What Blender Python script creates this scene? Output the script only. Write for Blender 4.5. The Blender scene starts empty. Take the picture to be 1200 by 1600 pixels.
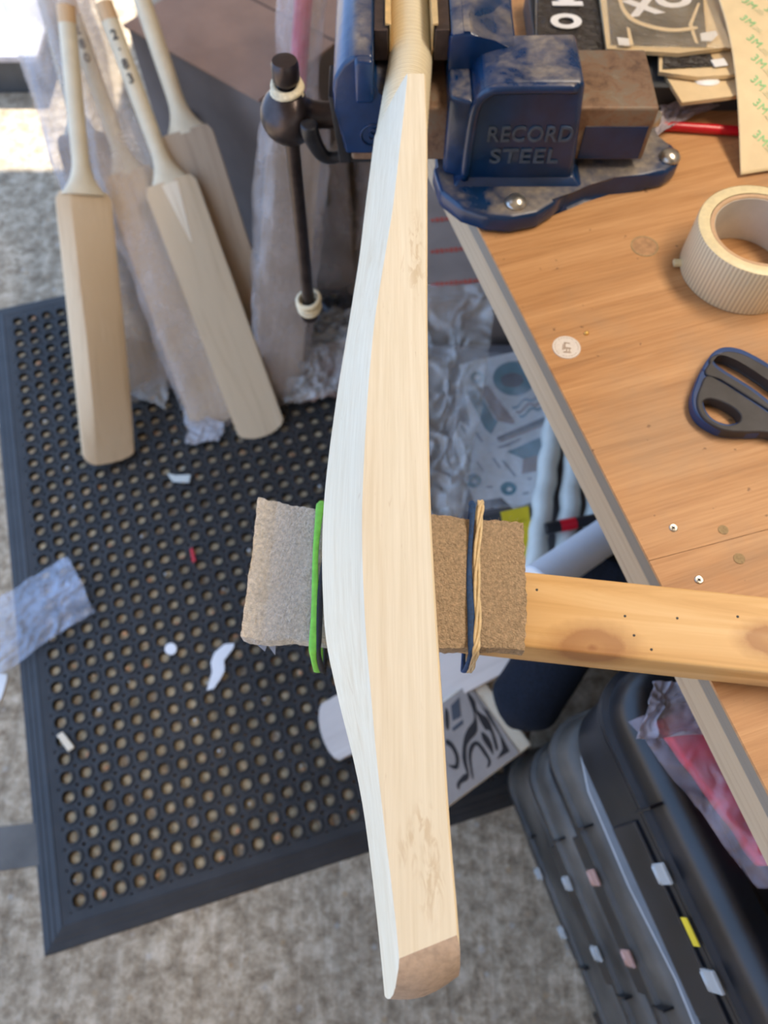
import bpy, bmesh, math, random
from mathutils import Vector, Matrix, noise
random.seed(7)
S = bpy.context.scene
COL = S.collection
PI = math.pi

# ---------------------------------------------------------------- camera, sky, lamps, exposure
TH = math.radians(63.5)                       # camera looks 63.5 degrees below the horizon
CAM = Vector((0, 0, 1.5))
FPX = 1202.0
cd = bpy.data.cameras.new('camera')
cam = bpy.data.objects.new('camera', cd); COL.objects.link(cam)
cd.sensor_fit = 'VERTICAL'; cd.sensor_height = 36.0; cd.sensor_width = 27.0
cd.lens = FPX / 1600 * 36.0
cam.location = CAM
cam.rotation_euler = (PI / 2 - TH, 0, 0)
cd.clip_start = 0.01; cd.clip_end = 200
cd.dof.use_dof = True
cd.dof.focus_distance = 0.42
cd.dof.aperture_fstop = 8.6
S.camera = cam

S.view_settings.view_transform = 'Standard'
S.view_settings.look = 'None'
S.view_settings.gamma = 1.0
S.view_settings.exposure = -0.08
S.view_settings.use_curve_mapping = False

w = bpy.data.worlds.new('sky'); S.world = w; w.use_nodes = True
bg = w.node_tree.nodes['Background']
bg.inputs[0].default_value = (0.39, 0.60, 1.0, 1)
bg.inputs[1].default_value = 2.75

def lamp(kind, name, loc, energy, color, size=None, size_y=None, target=None, angle=None):
    d = bpy.data.lights.new(name, kind); d.energy = energy; d.color = color
    if size: d.size = size
    if size_y: d.shape = 'RECTANGLE'; d.size_y = size_y
    if angle: d.angle = angle
    o = bpy.data.objects.new(name, d); COL.objects.link(o); o.location = loc
    if target is not None:
        o.rotation_euler = (Vector(target) - Vector(loc)).to_track_quat('-Z', 'Y').to_euler()
    return o
lamp('SUN', 'sun', (0, 4, 6), 14.0, (1.0, 0.95, 0.86), target=(0.05, 4 - 6 / math.tan(math.radians(62)), 0), angle=0.012)
lamp('AREA', 'ceiling_lamp_light', (0.75, 0.55, 2.30), 21.0, (1.0, 0.845, 0.66), size=0.9, size_y=0.25, target=(0.3, 0.4, 0))

# ---------------------------------------------------------------- helpers
def W(px, py, z):
    "pixel of the photograph -> point on the horizontal plane at height z"
    u = (px - 600) / FPX; v = (py - 800) / FPX
    d = Vector((u, math.cos(TH) - v * math.sin(TH), -math.sin(TH) - v * math.cos(TH)))
    return CAM + d * ((z - CAM.z) / d.z)
def WY(px, py, Y):
    "pixel -> point on the vertical plane y = Y"
    u = (px - 600) / FPX; v = (py - 800) / FPX
    d = Vector((u, math.cos(TH) - v * math.sin(TH), -math.sin(TH) - v * math.cos(TH)))
    return CAM + d * (Y / d.y)
def ray_far(px, py, a, L):
    "far point along the pixel's ray at distance L from point a (or the nearest one)"
    u = (px - 600) / FPX; v = (py - 800) / FPX
    d = Vector((u, math.cos(TH) - v * math.sin(TH), -math.sin(TH) - v * math.cos(TH)))
    m = CAM - a
    A = d.dot(d); B = 2 * m.dot(d); Cc = m.dot(m) - L * L
    disc = B * B - 4 * A * Cc
    t = (-B + math.sqrt(max(disc, 0))) / (2 * A)
    return CAM + d * t
def nz(p, s, seed=0.0):
    return noise.noise(Vector((p[0] * s + seed, p[1] * s - seed * 1.3, p[2] * s + seed * 0.7)))

def thing(name, label, cat, loc=(0, 0, 0), group=None, mw=None):
    o = bpy.data.objects.new(name, None); COL.objects.link(o)
    o.empty_display_size = 0.05
    if mw is not None: o.matrix_world = mw
    else: o.location = loc
    o['label'] = label; o['category'] = cat
    if group: o['group'] = group
    o['_'] = 0; del o['_']
    MW[o.name] = mw.copy() if mw is not None else Matrix.Translation(Vector(loc))
    return o
MW = {}
def link(name, me, m, parent=None, label=None, kind=None, local=False, smooth=None):
    if parent is not None and not local:
        me.transform(MW[parent.name].inverted())
    if m is not None:
        me.materials.clear(); me.materials.append(m)
    if smooth is not None:
        for p in me.polygons: p.use_smooth = smooth
    me.name = name
    o = bpy.data.objects.new(name, me); COL.objects.link(o)
    if parent is not None:
        o.parent = parent
        MW[o.name] = MW[parent.name]
    if label: o['label'] = label
    if kind: o['kind'] = kind
    return o
def part(name, bm, m, parent=None, label=None, kind=None, local=False, smooth=False, angle=None):
    me = bpy.data.meshes.new(name)
    bmesh.ops.recalc_face_normals(bm, faces=bm.faces[:])
    bm.to_mesh(me); bm.free()
    o = link(name, me, m, parent, label, kind, local, smooth or angle is not None)
    if angle is not None:
        try: me.set_sharp_from_angle(angle=math.radians(angle))
        except Exception: pass
    return o
def single(name, label, cat, bm, m, group=None, **k):
    o = part(name, bm, m, None, **k)
    o['label'] = label; o['category'] = cat
    if group: o['group'] = group
    return o

def bm_box(bm, c, s, rot=None, bev=0.0, seg=2):
    g = bmesh.ops.create_cube(bm, size=1.0)
    M = Matrix.Translation(Vector(c)) @ (rot.to_4x4() if rot is not None else Matrix.Identity(4)) @ Matrix.Diagonal((*s, 1))
    bmesh.ops.transform(bm, matrix=M, verts=g['verts'])
    if bev > 0:
        vs = set(g['verts'])
        es = [e for e in bm.edges if e.verts[0] in vs and e.verts[1] in vs]
        bmesh.ops.bevel(bm, geom=es, offset=bev, segments=seg, affect='EDGES', profile=0.5)
    return bm
def box(c, s, rot=None, bev=0.0, seg=2):
    return bm_box(bmesh.new(), c, s, rot, bev, seg)
def bm_prism(bm, pts, lo, hi, axis='Z', bev=0.0, seg=2, top=None):
    "extrude a closed outline; pts in the two other axes; axis in X Y Z; top: other outline for the hi end"
    def mk(p, h):
        if axis == 'Z': return (p[0], p[1], h)
        if axis == 'Y': return (p[0], h, p[1])
        return (h, p[0], p[1])
    a = [bm.verts.new(mk(p, lo)) for p in pts]
    b = [bm.verts.new(mk(p, hi)) for p in (top or pts)]
    n = len(a)
    fs = [bm.faces.new(a[::-1]), bm.faces.new(b)]
    for i in range(n): fs.append(bm.faces.new((a[i], a[(i + 1) % n], b[(i + 1) % n], b[i])))
    if bev > 0:
        es = list({e for f in fs for e in f.edges})
        bmesh.ops.bevel(bm, geom=es, offset=bev, segments=seg, affect='EDGES', profile=0.5)
    return bm
def prism(*a, **k): return bm_prism(bmesh.new(), *a, **k)
def bm_tube(bm, pts, r, seg=12, closed=False, flat=None):
    "tube along points; r number or list; flat=(w,h,up) for a flat section"
    pts = [Vector(p) for p in pts]; n = len(pts)
    rr = r if isinstance(r, (list, tuple)) else [r] * n
    rings = []; ref = None
    for i, p in enumerate(pts):
        if closed: t = pts[(i + 1) % n] - pts[i - 1]
        else: t = pts[min(i + 1, n - 1)] - pts[max(i - 1, 0)]
        t = t.normalized() if t.length > 1e-9 else Vector((0, 0, 1))
        if ref is None:
            ref = Vector((1, 0, 0)) if abs(t.x) < 0.8 else Vector((0, 1, 0))
        a = (ref - t * ref.dot(t)).normalized(); b = t.cross(a); ref = a
        fw, fh = flat if flat else (1, 1)
        rings.append([bm.verts.new(p + a * (math.cos(2 * PI * k / seg) * rr[i] * fw) + b * (math.sin(2 * PI * k / seg) * rr[i] * fh)) for k in range(seg)])
    m = n if closed else n - 1
    for i in range(m):
        A, B = rings[i], rings[(i + 1) % n]
        for k in range(seg): bm.faces.new((A[k], A[(k + 1) % seg], B[(k + 1) % seg], B[k]))
    if not closed:
        bm.faces.new(rings[0][::-1]); bm.faces.new(rings[-1])
    return bm
def tube(*a, **k): return bm_tube(bmesh.new(), *a, **k)
def bm_lathe(bm, prof, seg=32, M=None, close=False):
    M = M or Matrix.Identity(4)
    rings = []
    for r, z in prof:
        rings.append([bm.verts.new(M @ Vector((r * math.cos(2 * PI * k / seg), r * math.sin(2 * PI * k / seg), z))) for k in range(seg)] if r > 1e-6 else [bm.verts.new(M @ Vector((0, 0, z)))])
    pr = list(zip(rings, rings[1:]))
    if close: pr.append((rings[-1], rings[0]))
    for A, B in pr:
        for k in range(seg):
            k2 = (k + 1) % seg
            if len(A) == 1 and len(B) == 1: continue
            if len(A) == 1: bm.faces.new((A[0], B[k2], B[k]))
            elif len(B) == 1: bm.faces.new((A[k], A[k2], B[0]))
            else: bm.faces.new((A[k], A[k2], B[k2], B[k]))
    return bm
def lathe(*a, **k): return bm_lathe(bmesh.new(), *a, **k)
def slab(outlines, z0, z1, bev=0.0, res=2):
    "flat plate from outlines (the inner ones cut holes), returned as a mesh"
    cu = bpy.data.curves.new('c', 'CURVE'); cu.dimensions = '2D'; cu.fill_mode = 'BOTH'
    for pts in outlines:
        sp = cu.splines.new('POLY'); sp.points.add(len(pts) - 1); sp.use_cyclic_u = True
        for q, p in zip(sp.points, pts): q.co = (p[0], p[1], 0, 1)
    cu.extrude = max((z1 - z0) / 2 - bev, 1e-5); cu.bevel_depth = bev; cu.bevel_resolution = res
    o = bpy.data.objects.new('c', cu)
    me = bpy.data.meshes.new_from_object(o)
    bpy.data.objects.remove(o); bpy.data.curves.remove(cu)
    me.transform(Matrix.Translation((0, 0, (z0 + z1) / 2)))
    return me
def text_me(s, size, depth, M, bev=0.0, align='CENTER', squash=1.0, offset=0.0):
    cu = bpy.data.curves.new('t', 'FONT'); cu.body = s; cu.size = size; cu.extrude = depth
    cu.bevel_depth = bev; cu.align_x = align; cu.align_y = 'CENTER'; cu.resolution_u = 4; cu.offset = offset
    cu.space_character = 1.08
    o = bpy.data.objects.new('t', cu)
    me = bpy.data.meshes.new_from_object(o)
    bpy.data.objects.remove(o); bpy.data.curves.remove(cu)
    me.transform(M @ Matrix.Diagonal((squash, 1, 1, 1)))
    return me
def frame(o, x, y=None, z=None):
    "matrix from origin and axes"
    x = Vector(x).normalized()
    if z is not None:
        z = Vector(z).normalized(); x = (x - z * x.dot(z)).normalized(); y = z.cross(x)
    else:
        y = Vector(y).normalized(); y = (y - x * x.dot(y)).normalized(); z = x.cross(y)
    M = Matrix((x, y, z)).transposed().to_4x4(); M.translation = Vector(o); return M
def smooth_line(pts, n=8, closed=False):
    "Catmull-Rom through points"
    P_ = [Vector(p) for p in pts]; out = []; m = len(P_)
    rng = range(m if closed else m - 1)
    for i in rng:
        g = (lambda j: P_[j % m]) if closed else (lambda j: P_[min(max(j, 0), m - 1)])
        a, b, c, d = g(i - 1), g(i), g(i + 1), g(i + 2)
        for k in range(n):
            t = k / n
            out.append(0.5 * ((2 * b) + (c - a) * t + (2 * a - 5 * b + 4 * c - d) * t * t + (3 * b - a - 3 * c + d) * t ** 3))
    if not closed: out.append(P_[-1])
    return out
def sheet(c00, c10, c11, c01, nu, nv, fn=None, thick=0.0008, wob=0.0, seed=0.0):
    "curled sheet between four corners; fn(u,v)->z offset; a closed thin body"
    bm = bmesh.new(); c = [Vector(x) for x in (c00, c10, c11, c01)]
    nrm = (c[1] - c[0]).cross(c[3] - c[0]).normalized()
    if nrm.z < 0: nrm = -nrm
    T = []; Bt = []
    for j in range(nv + 1):
        r1 = []; r2 = []
        for i in range(nu + 1):
            u, v = i / nu, j / nv
            uu = u + (wob * nz((u, v, 0), 3, seed + 9) if i in (0, nu) else 0)
            vv = v + (wob * nz((u, v, 4), 3, seed + 5) if j in (0, nv) else 0)
            p = c[0] * (1 - uu) * (1 - vv) + c[1] * uu * (1 - vv) + c[2] * uu * vv + c[3] * (1 - uu) * vv
            if fn: p = p + nrm * fn(u, v)
            r1.append(bm.verts.new(p)); r2.append(bm.verts.new(p - nrm * thick))
        T.append(r1); Bt.append(r2)
    for j in range(nv):
        for i in range(nu):
            bm.faces.new((T[j][i], T[j][i + 1], T[j + 1][i + 1], T[j + 1][i]))
            bm.faces.new((Bt[j][i], Bt[j + 1][i], Bt[j + 1][i + 1], Bt[j][i + 1]))
    for i in range(nu):
        bm.faces.new((T[0][i + 1], T[0][i], Bt[0][i], Bt[0][i + 1])); bm.faces.new((T[nv][i], T[nv][i + 1], Bt[nv][i + 1], Bt[nv][i]))
    for j in range(nv):
        bm.faces.new((T[j][0], T[j + 1][0], Bt[j + 1][0], Bt[j][0])); bm.faces.new((T[j + 1][nu], T[j][nu], Bt[j][nu], Bt[j + 1][nu]))
    return bm
def crumple(amp, s, seed):
    def f(u, v):
        p = Vector((u * s + seed, v * s * 1.1, seed * 2))
        q = p + Vector((noise.noise(p * 1.3 + Vector((5, 0, 0))), noise.noise(p * 1.1), 0)) * 0.8
        return amp * ((1 - 2 * abs(noise.noise(q))) * 0.7 + 0.45 * (1 - 2 * abs(noise.noise(q * 2.3))) + 0.2 * noise.noise(q * 5))
    return f

# ---------------------------------------------------------------- materials
def new_mat(name):
    m = bpy.data.materials.new(name); m.use_nodes = True
    nt = m.node_tree; b = nt.nodes['Principled BSDF']
    return m, nt, b
def setc(b, c, rough=0.5, metal=0.0, spec=0.5):
    b.inputs['Base Color'].default_value = (*c, 1); b.inputs['Roughness'].default_value = rough
    b.inputs['Metallic'].default_value = metal; b.inputs['Specular IOR Level'].default_value = spec
def mapping(nt, scale=(1, 1, 1), rot=(0, 0, 0), coord='Object'):
    tc = nt.nodes.new('ShaderNodeTexCoord'); mp = nt.nodes.new('ShaderNodeMapping')
    mp.inputs['Scale'].default_value = scale; mp.inputs['Rotation'].default_value = rot
    nt.links.new(tc.outputs[coord], mp.inputs['Vector']); return mp.outputs['Vector']
def noise_n(nt, vec, scale, detail=4, rough=0.55, dist=0.0):
    n = nt.nodes.new('ShaderNodeTexNoise'); n.inputs['Scale'].default_value = scale
    n.inputs['Detail'].default_value = detail; n.inputs['Roughness'].default_value = rough; n.inputs['Distortion'].default_value = dist
    nt.links.new(vec, n.inputs['Vector']); return n.outputs['Fac']
def ramp(nt, fac, stops):
    r = nt.nodes.new('ShaderNodeValToRGB'); e = r.color_ramp.elements
    e[0].position, e[0].color = stops[0][0], (*stops[0][1], 1)
    e[1].position, e[1].color = stops[-1][0], (*stops[-1][1], 1)
    for p, c in stops[1:-1]:
        x = e.new(p); x.color = (*c, 1)
    nt.links.new(fac, r.inputs['Fac']); return r.outputs['Color']
def mixc(nt, fac, a, b, mode='MIX'):
    m = nt.nodes.new('ShaderNodeMix'); m.data_type = 'RGBA'; m.blend_type = mode
    for s, v in ((m.inputs[0], fac), (m.inputs[6], a), (m.inputs[7], b)):
        if isinstance(v, (int, float)): s.default_value = v
        elif isinstance(v, (tuple, list)): s.default_value = (*v, 1)
        else: nt.links.new(v, s)
    return m.outputs[2]
def bump(nt, b, h, strength=0.3, dist=0.001):
    n = nt.nodes.new('ShaderNodeBump'); n.inputs['Strength'].default_value = strength; n.inputs['Distance'].default_value = dist
    nt.links.new(h, n.inputs['Height']); nt.links.new(n.outputs['Normal'], b.inputs['Normal'])
G = lambda v: (v, v, v)
def plain(name, c, rough=0.5, metal=0.0, var=0.12, vs=30.0, bs=0.0, bsc=200.0, spec=0.5, coat=0.0, bd=0.0006):
    m, nt, b = new_mat(name); setc(b, c, rough, metal, spec)
    v = mapping(nt)
    f = noise_n(nt, v, vs, 5)
    lo = tuple(max(x * (1 - var), 0) for x in c); hi = tuple(min(x * (1 + var), 1) for x in c)
    nt.links.new(ramp(nt, f, [(0.3, lo), (0.7, hi)]), b.inputs['Base Color'])
    if bs: bump(nt, b, noise_n(nt, v, bsc, 4), bs, bd)
    if coat: b.inputs['Coat Weight'].default_value = coat; b.inputs['Coat Roughness'].default_value = 0.15
    return m
def m_binding():
    m, nt, b = new_mat('waxed string rings'); setc(b, (0.74, 0.66, 0.46), 0.55, 0, 0.4)
    tc = nt.nodes.new('ShaderNodeTexCoord'); sx = nt.nodes.new('ShaderNodeSeparateXYZ'); nt.links.new(tc.outputs['Object'], sx.inputs[0])
    nf = noise_n(nt, mapping(nt), 18, 3)
    ma = nt.nodes.new('ShaderNodeMath'); ma.operation = 'MULTIPLY_ADD'; ma.inputs[1].default_value = 0.0035
    nt.links.new(nf, ma.inputs[0]); nt.links.new(sx.outputs['Y'], ma.inputs[2])
    mu = nt.nodes.new('ShaderNodeMath'); mu.operation = 'MULTIPLY'; mu.inputs[1].default_value = 2300.0; nt.links.new(ma.outputs[0], mu.inputs[0])
    si = nt.nodes.new('ShaderNodeMath'); si.operation = 'SINE'; nt.links.new(mu.outputs[0], si.inputs[0])
    mr = nt.nodes.new('ShaderNodeMapRange'); mr.inputs['From Min'].default_value = -1; nt.links.new(si.outputs[0], mr.inputs['Value'])
    c = ramp(nt, mr.outputs[0], [(0.0, (0.50, 0.41, 0.25)), (0.45, (0.76, 0.68, 0.49))])
    st = noise_n(nt, mapping(nt, (40, 700, 40)), 1.0, 3)
    c = mixc(nt, ramp(nt, st, [(0.58, G(0)), (0.72, G(0.45))]), c, (0.40, 0.31, 0.18))
    nt.links.new(c, b.inputs['Base Color']); bump(nt, b, mr.outputs[0], 0.35, 0.0004); return m
def wood(name, c1, c2, c3, scale=(40, 40, 2.2), rough=0.6, rot=(0, 0, 0), wear=None, fine=1.0, bs=0.15):
    "grain runs along the axis with the small scale"
    m, nt, b = new_mat(name); setc(b, c1, rough, 0, 0.35)
    v = mapping(nt, scale, rot)
    a = noise_n(nt, v, 1.0, 6, 0.6, 0.6)
    f = noise_n(nt, mapping(nt, tuple(s * 6 for s in scale), rot), 1.0, 3, 0.7)
    col = ramp(nt, a, [(0.30, c2), (0.48, c1), (0.62, c1), (0.78, c3)])
    col = mixc(nt, 0.22 * fine, col, ramp(nt, f, [(0.3, c3), (0.7, c1)]))
    if wear: col = mixc(nt, ramp(nt, noise_n(nt, mapping(nt), wear[1], 5, 0.65), [(wear[2], G(0)), (wear[3], G(1))]), col, wear[0])
    nt.links.new(col, b.inputs['Base Color'])
    bump(nt, b, f, bs, 0.0004)
    return m
def clear(name, c, alpha, rough, bs, bsc, spec=0.6, vor=False, dirt=None, bd=0.002):
    m, nt, b = new_mat(name); setc(b, c, rough, 0, spec)
    v = mapping(nt); b.inputs['Alpha'].default_value = alpha
    if vor:
        n = nt.nodes.new('ShaderNodeTexVoronoi'); n.inputs['Scale'].default_value = bsc; n.feature = 'SMOOTH_F1'
        n.inputs['Randomness'].default_value = 0.35
        nt.links.new(v, n.inputs['Vector']); h = n.outputs['Distance']
    else: h = noise_n(nt, v, bsc, 5, 0.6, 1.2)
    bump(nt, b, h, bs, bd)
    a = noise_n(nt, v, 14.0, 4)
    mr = nt.nodes.new('ShaderNodeMapRange'); nt.links.new(a, mr.inputs['Value'])
    mr.inputs['From Min'].default_value = 0.3; mr.inputs['From Max'].default_value = 0.7
    mr.inputs['To Min'].default_value = max(alpha - 0.15, 0.05); mr.inputs['To Max'].default_value = min(alpha + 0.15, 1)
    nt.links.new(mr.outputs[0], b.inputs['Alpha'])
    return m

M = {}
M['willow'] = wood('willow', (0.82, 0.69, 0.50), (0.70, 0.55, 0.36), (0.88, 0.77, 0.60), scale=(55, 55, 3.0), rough=0.55, fine=0.7)
M['willow_dusty'] = wood('dusty willow', (0.63, 0.47, 0.29), (0.50, 0.35, 0.20), (0.70, 0.55, 0.37), scale=(40, 40, 3.0), rough=0.65)
M['willow_grey'] = wood('greyed willow', (0.42, 0.31, 0.205), (0.32, 0.225, 0.145), (0.50, 0.385, 0.265), scale=(40, 40, 3.0), rough=0.7)
M['toe'] = plain('sanded end grain', (0.50, 0.37, 0.265), 0.75, var=0.16, vs=300, bs=0.3, bsc=900)
M['binding'] = plain('waxed handle string', (0.74, 0.67, 0.47), 0.55, var=0.10, vs=25, bs=0.3, bsc=400)
M['binding2'] = plain('pale handle string', (0.66, 0.57, 0.40), 0.6, var=0.08, vs=25, bs=0.2, bsc=300)
M['cane'] = wood('cane handle end', (0.62, 0.40, 0.21), (0.42, 0.25, 0.12), (0.72, 0.52, 0.30), scale=(260, 260, 6), rough=0.6)
M['string'] = plain('cream twine', (0.70, 0.60, 0.40), 0.7, var=0.15, vs=300, bs=0.4, bsc=1500)
M['ink'] = plain('black ink', (0.03, 0.03, 0.035), 0.6)
M['pink'] = plain('pink rubber grip', (0.62, 0.09, 0.16), 0.6, var=0.15, vs=60, bs=0.4, bsc=400)
M['rubber'] = plain('black rubber', (0.022, 0.021, 0.021), 0.52, var=0.35, vs=18, bs=0.25, bsc=500, spec=0.5)
M['binding'] = m_binding()
M['mesh_cloth'] = plain('navy mesh cloth', (0.006, 0.010, 0.020), 0.8, var=0.8, vs=400, bs=1.0, bsc=500, bd=0.003, spec=0.25)
M['dark_iron'] = plain('oiled dark iron', (0.055, 0.042, 0.040), 0.32, 0.7, var=0.35, vs=60, bs=0.15, bsc=400)
M['black_iron'] = plain('black painted iron', (0.018, 0.018, 0.022), 0.4, 0.2, var=0.3, vs=60, bs=0.2, bsc=200)
M['jaw_steel'] = plain('browned jaw steel', (0.075, 0.052, 0.045), 0.45, 0.5, var=0.3, vs=90, bs=0.3, bsc=500)
M['steel'] = plain('worn zinc steel', (0.52, 0.50, 0.45), 0.28, 0.9, var=0.2, vs=200, bs=0.15, bsc=600)
M['brass'] = plain('brass', (0.85, 0.55, 0.16), 0.3, 0.9)
M['copper_liner'] = plain('tan leather jaw liner', (0.62, 0.42, 0.18), 0.55, 0.0, var=0.2, vs=100, bs=0.3, bsc=400)
M['felt'] = plain('grey brown wool felt', (0.60, 0.46, 0.325), 0.95, var=0.30, vs=420, bs=1.0, bsc=900, spec=0.1, bd=0.003)
M['felt_pale'] = plain('pale grey wool felt', (0.82, 0.72, 0.60), 0.95, var=0.22, vs=420, bs=1.0, bsc=900, spec=0.1, bd=0.003)
M['green'] = plain('lime green elastic', (0.22, 0.62, 0.07), 0.6, var=0.15, vs=200, bs=0.2)
M['navy_band'] = plain('navy elastic', (0.012, 0.055, 0.18), 0.7, var=0.3, vs=400, bs=0.3, bsc=1500)
M['black_band'] = plain('black elastic', (0.012, 0.012, 0.016), 0.7, var=0.4, vs=300, bs=0.4, bsc=1200)
M['cream_band'] = plain('cream rubber cord', (0.72, 0.58, 0.36), 0.6, var=0.12, vs=300)
M['kraft'] = plain('kraft paper', (0.70, 0.53, 0.30), 0.65, var=0.06, vs=60)
M['liner'] = plain('tan release paper', (0.72, 0.57, 0.33), 0.5, var=0.05, vs=60)
M['print_green'] = plain('green print', (0.22, 0.55, 0.24), 0.6)
M['white'] = plain('white plastic', (0.80, 0.80, 0.80), 0.35, var=0.05)
M['paper'] = plain('white paper', (0.74, 0.74, 0.72), 0.6, var=0.05, vs=40)
M['blue_white'] = plain('pale blue white film', (0.60, 0.62, 0.57), 0.25, var=0.08, vs=30, bs=0.3, bsc=25, bd=0.004)
M['teal'] = plain('teal print', (0.035, 0.18, 0.23), 0.4, var=0.2)
M['tan_print'] = plain('brown print', (0.28, 0.18, 0.14), 0.4, var=0.2)
M['dark_print'] = plain('dark grey print', (0.05, 0.06, 0.075), 0.45)
M['grey_print'] = plain('grey print', (0.25, 0.27, 0.29), 0.45)
M['red_print'] = plain('red print', (0.5, 0.09, 0.06), 0.6)
M['red'] = plain('red plastic', (0.55, 0.008, 0.02), 0.3, var=0.1)
M['red_cloth'] = plain('crimson fabric', (0.52, 0.022, 0.05), 0.8, var=0.3, vs=25, bs=0.4, bsc=60, bd=0.004)
M['yellow'] = plain('yellow plastic', (0.72, 0.55, 0.03), 0.4)
M['card'] = plain('brown cardboard', (0.33, 0.20, 0.135), 0.8, var=0.12, vs=12)
M['card_grey'] = plain('grey card', (0.17, 0.14, 0.125), 0.8, var=0.12, vs=12)
M['bin'] = plain('dark grey plastic', (0.05, 0.055, 0.06), 0.5)
M['tape_side'] = plain('tape edge', (0.74, 0.62, 0.36), 0.4, var=0.08, vs=200)
M['tape_core'] = plain('cardboard core', (0.55, 0.36, 0.21), 0.8, var=0.1, vs=100)
M['scissor_blue'] = plain('blue hard plastic', (0.010, 0.045, 0.16), 0.35, var=0.15)
M['scissor_grey'] = plain('dark grey soft grip', (0.042, 0.040, 0.042), 0.6, var=0.25, vs=60, bs=0.1)
M['case'] = plain('black polypropylene', (0.008, 0.009, 0.012), 0.30, var=0.6, vs=20, bs=0.3, bsc=900, spec=0.5)
M['case_dust'] = plain('dusty black lid', (0.060, 0.053, 0.044), 0.5, var=0.8, vs=9, bs=0.5, bsc=600)
M['clip'] = clear('clear clip', (0.60, 0.62, 0.62), 0.50, 0.2, 0.1, 80)
M['clip_pink'] = clear('pink clip', (0.60, 0.36, 0.30), 0.65, 0.25, 0.1, 80)
M['glassy'] = clear('crinkled clear film', (0.66, 0.63, 0.58), 0.24, 0.12, 0.9, 24, spec=1.0, bd=0.006)
M['bag_film'] = clear('clear bag with sky tint', (0.60, 0.68, 0.85), 0.24, 0.10, 1.0, 22, spec=1.0, bd=0.005)  # clear film; the blue sky reflection is put into its colour
M['bag_grey'] = clear('cloudy plastic bag', (0.50, 0.47, 0.54), 0.55, 0.3, 0.6, 22, spec=0.8, bd=0.006)
M['bag_over'] = clear('thin cloudy film', (0.55, 0.45, 0.52), 0.20, 0.2, 0.5, 20, spec=0.9, bd=0.006)
M['bubble'] = clear('bubble wrap', (0.62, 0.53, 0.48), 0.36, 0.22, 0.9, 110, spec=0.9, vor=True, bd=0.004)
M['bubble_blue'] = clear('daylight tinted bubble wrap', (0.60, 0.58, 0.60), 0.40, 0.22, 0.9, 110, spec=0.9, vor=True, bd=0.004)  # bluer copy of the bubble wrap, daylight put into its colour
M['tube_white'] = plain('white card tube', (0.66, 0.68, 0.72), 0.4, var=0.04)
M['sticker'] = plain('white round sticker', (0.72, 0.68, 0.66), 0.4, var=0.06, vs=400)
M['filler'] = plain('wood filler', (0.34, 0.24, 0.12), 0.8, var=0.25, vs=500)
M['graphic_cream'] = plain('silver grey sticker ground', (0.34, 0.29, 0.25), 0.5, var=0.1)
M['graphic_black'] = plain('black sticker print', (0.008, 0.010, 0.014), 0.4)
M['pack_black'] = plain('black embossed vinyl', (0.035, 0.03, 0.028), 0.22, var=0.5, vs=60, bs=1.0, bsc=120, bd=0.006)
M['olive_wrap'] = plain('olive brown wrapped blade', (0.20, 0.155, 0.115), 0.5, var=0.15)

def m_vise():
    m, nt, b = new_mat('blue enamel with sawdust'); setc(b, (0.004, 0.035, 0.12), 0.28, 0, 0.6)
    v = mapping(nt)
    g = nt.nodes.new('ShaderNodeNewGeometry'); sx = nt.nodes.new('ShaderNodeSeparateXYZ'); nt.links.new(g.outputs['Normal'], sx.inputs[0])
    n = noise_n(nt, v, 24, 7, 0.62, 0.2)
    mu = nt.nodes.new('ShaderNodeMath'); mu.operation = 'MULTIPLY'
    up = nt.nodes.new('ShaderNodeMapRange'); nt.links.new(sx.outputs['Z'], up.inputs['Value'])
    up.inputs['From Min'].default_value = 0.82; up.inputs['From Max'].default_value = 0.99
    nt.links.new(up.outputs[0], mu.inputs[0])
    r = ramp(nt, n, [(0.40, G(0)), (0.68, G(0.75))]); nt.links.new(r, mu.inputs[1])
    dust = ramp(nt, noise_n(nt, v, 160, 3), [(0.3, (0.28, 0.22, 0.14)), (0.7, (0.46, 0.38, 0.26))])
    blue = ramp(nt, noise_n(nt, v, 45, 4), [(0.3, (0.001, 0.019, 0.068)), (0.7, (0.002, 0.030, 0.110))])
    nt.links.new(mixc(nt, mu.outputs[0], blue, dust), b.inputs['Base Color'])
    rr = nt.nodes.new('ShaderNodeMapRange'); nt.links.new(mu.outputs[0], rr.inputs['Value'])
    rr.inputs['To Min'].default_value = 0.27; rr.inputs['To Max'].default_value = 0.9
    nt.links.new(rr.outputs[0], b.inputs['Roughness'])
    bump(nt, b, noise_n(nt, v, 90, 4), 0.25, 0.0015)
    return m
M['vise'] = m_vise()
M['vise_letter'] = plain('dusty highlighted lettering', (0.045, 0.075, 0.13), 0.55, var=0.3, vs=200)  # lighter than the body: sawdust plus stroke highlights put into the colour
def m_slide():
    m, nt, b = new_mat('rusty slide bar'); setc(b, (0.2, 0.13, 0.09), 0.6, 0.3, 0.4)
    v = mapping(nt); n = noise_n(nt, v, 55, 6, 0.7, 0.5)
    nt.links.new(ramp(nt, n, [(0.3, (0.10, 0.062, 0.045)), (0.48, (0.22, 0.135, 0.085)), (0.6, (0.20, 0.16, 0.12)), (0.75, (0.33, 0.25, 0.17))]), b.inputs['Base Color'])
    bump(nt, b, n, 0.4, 0.001); return m
M['slide'] = m_slide()
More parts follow.
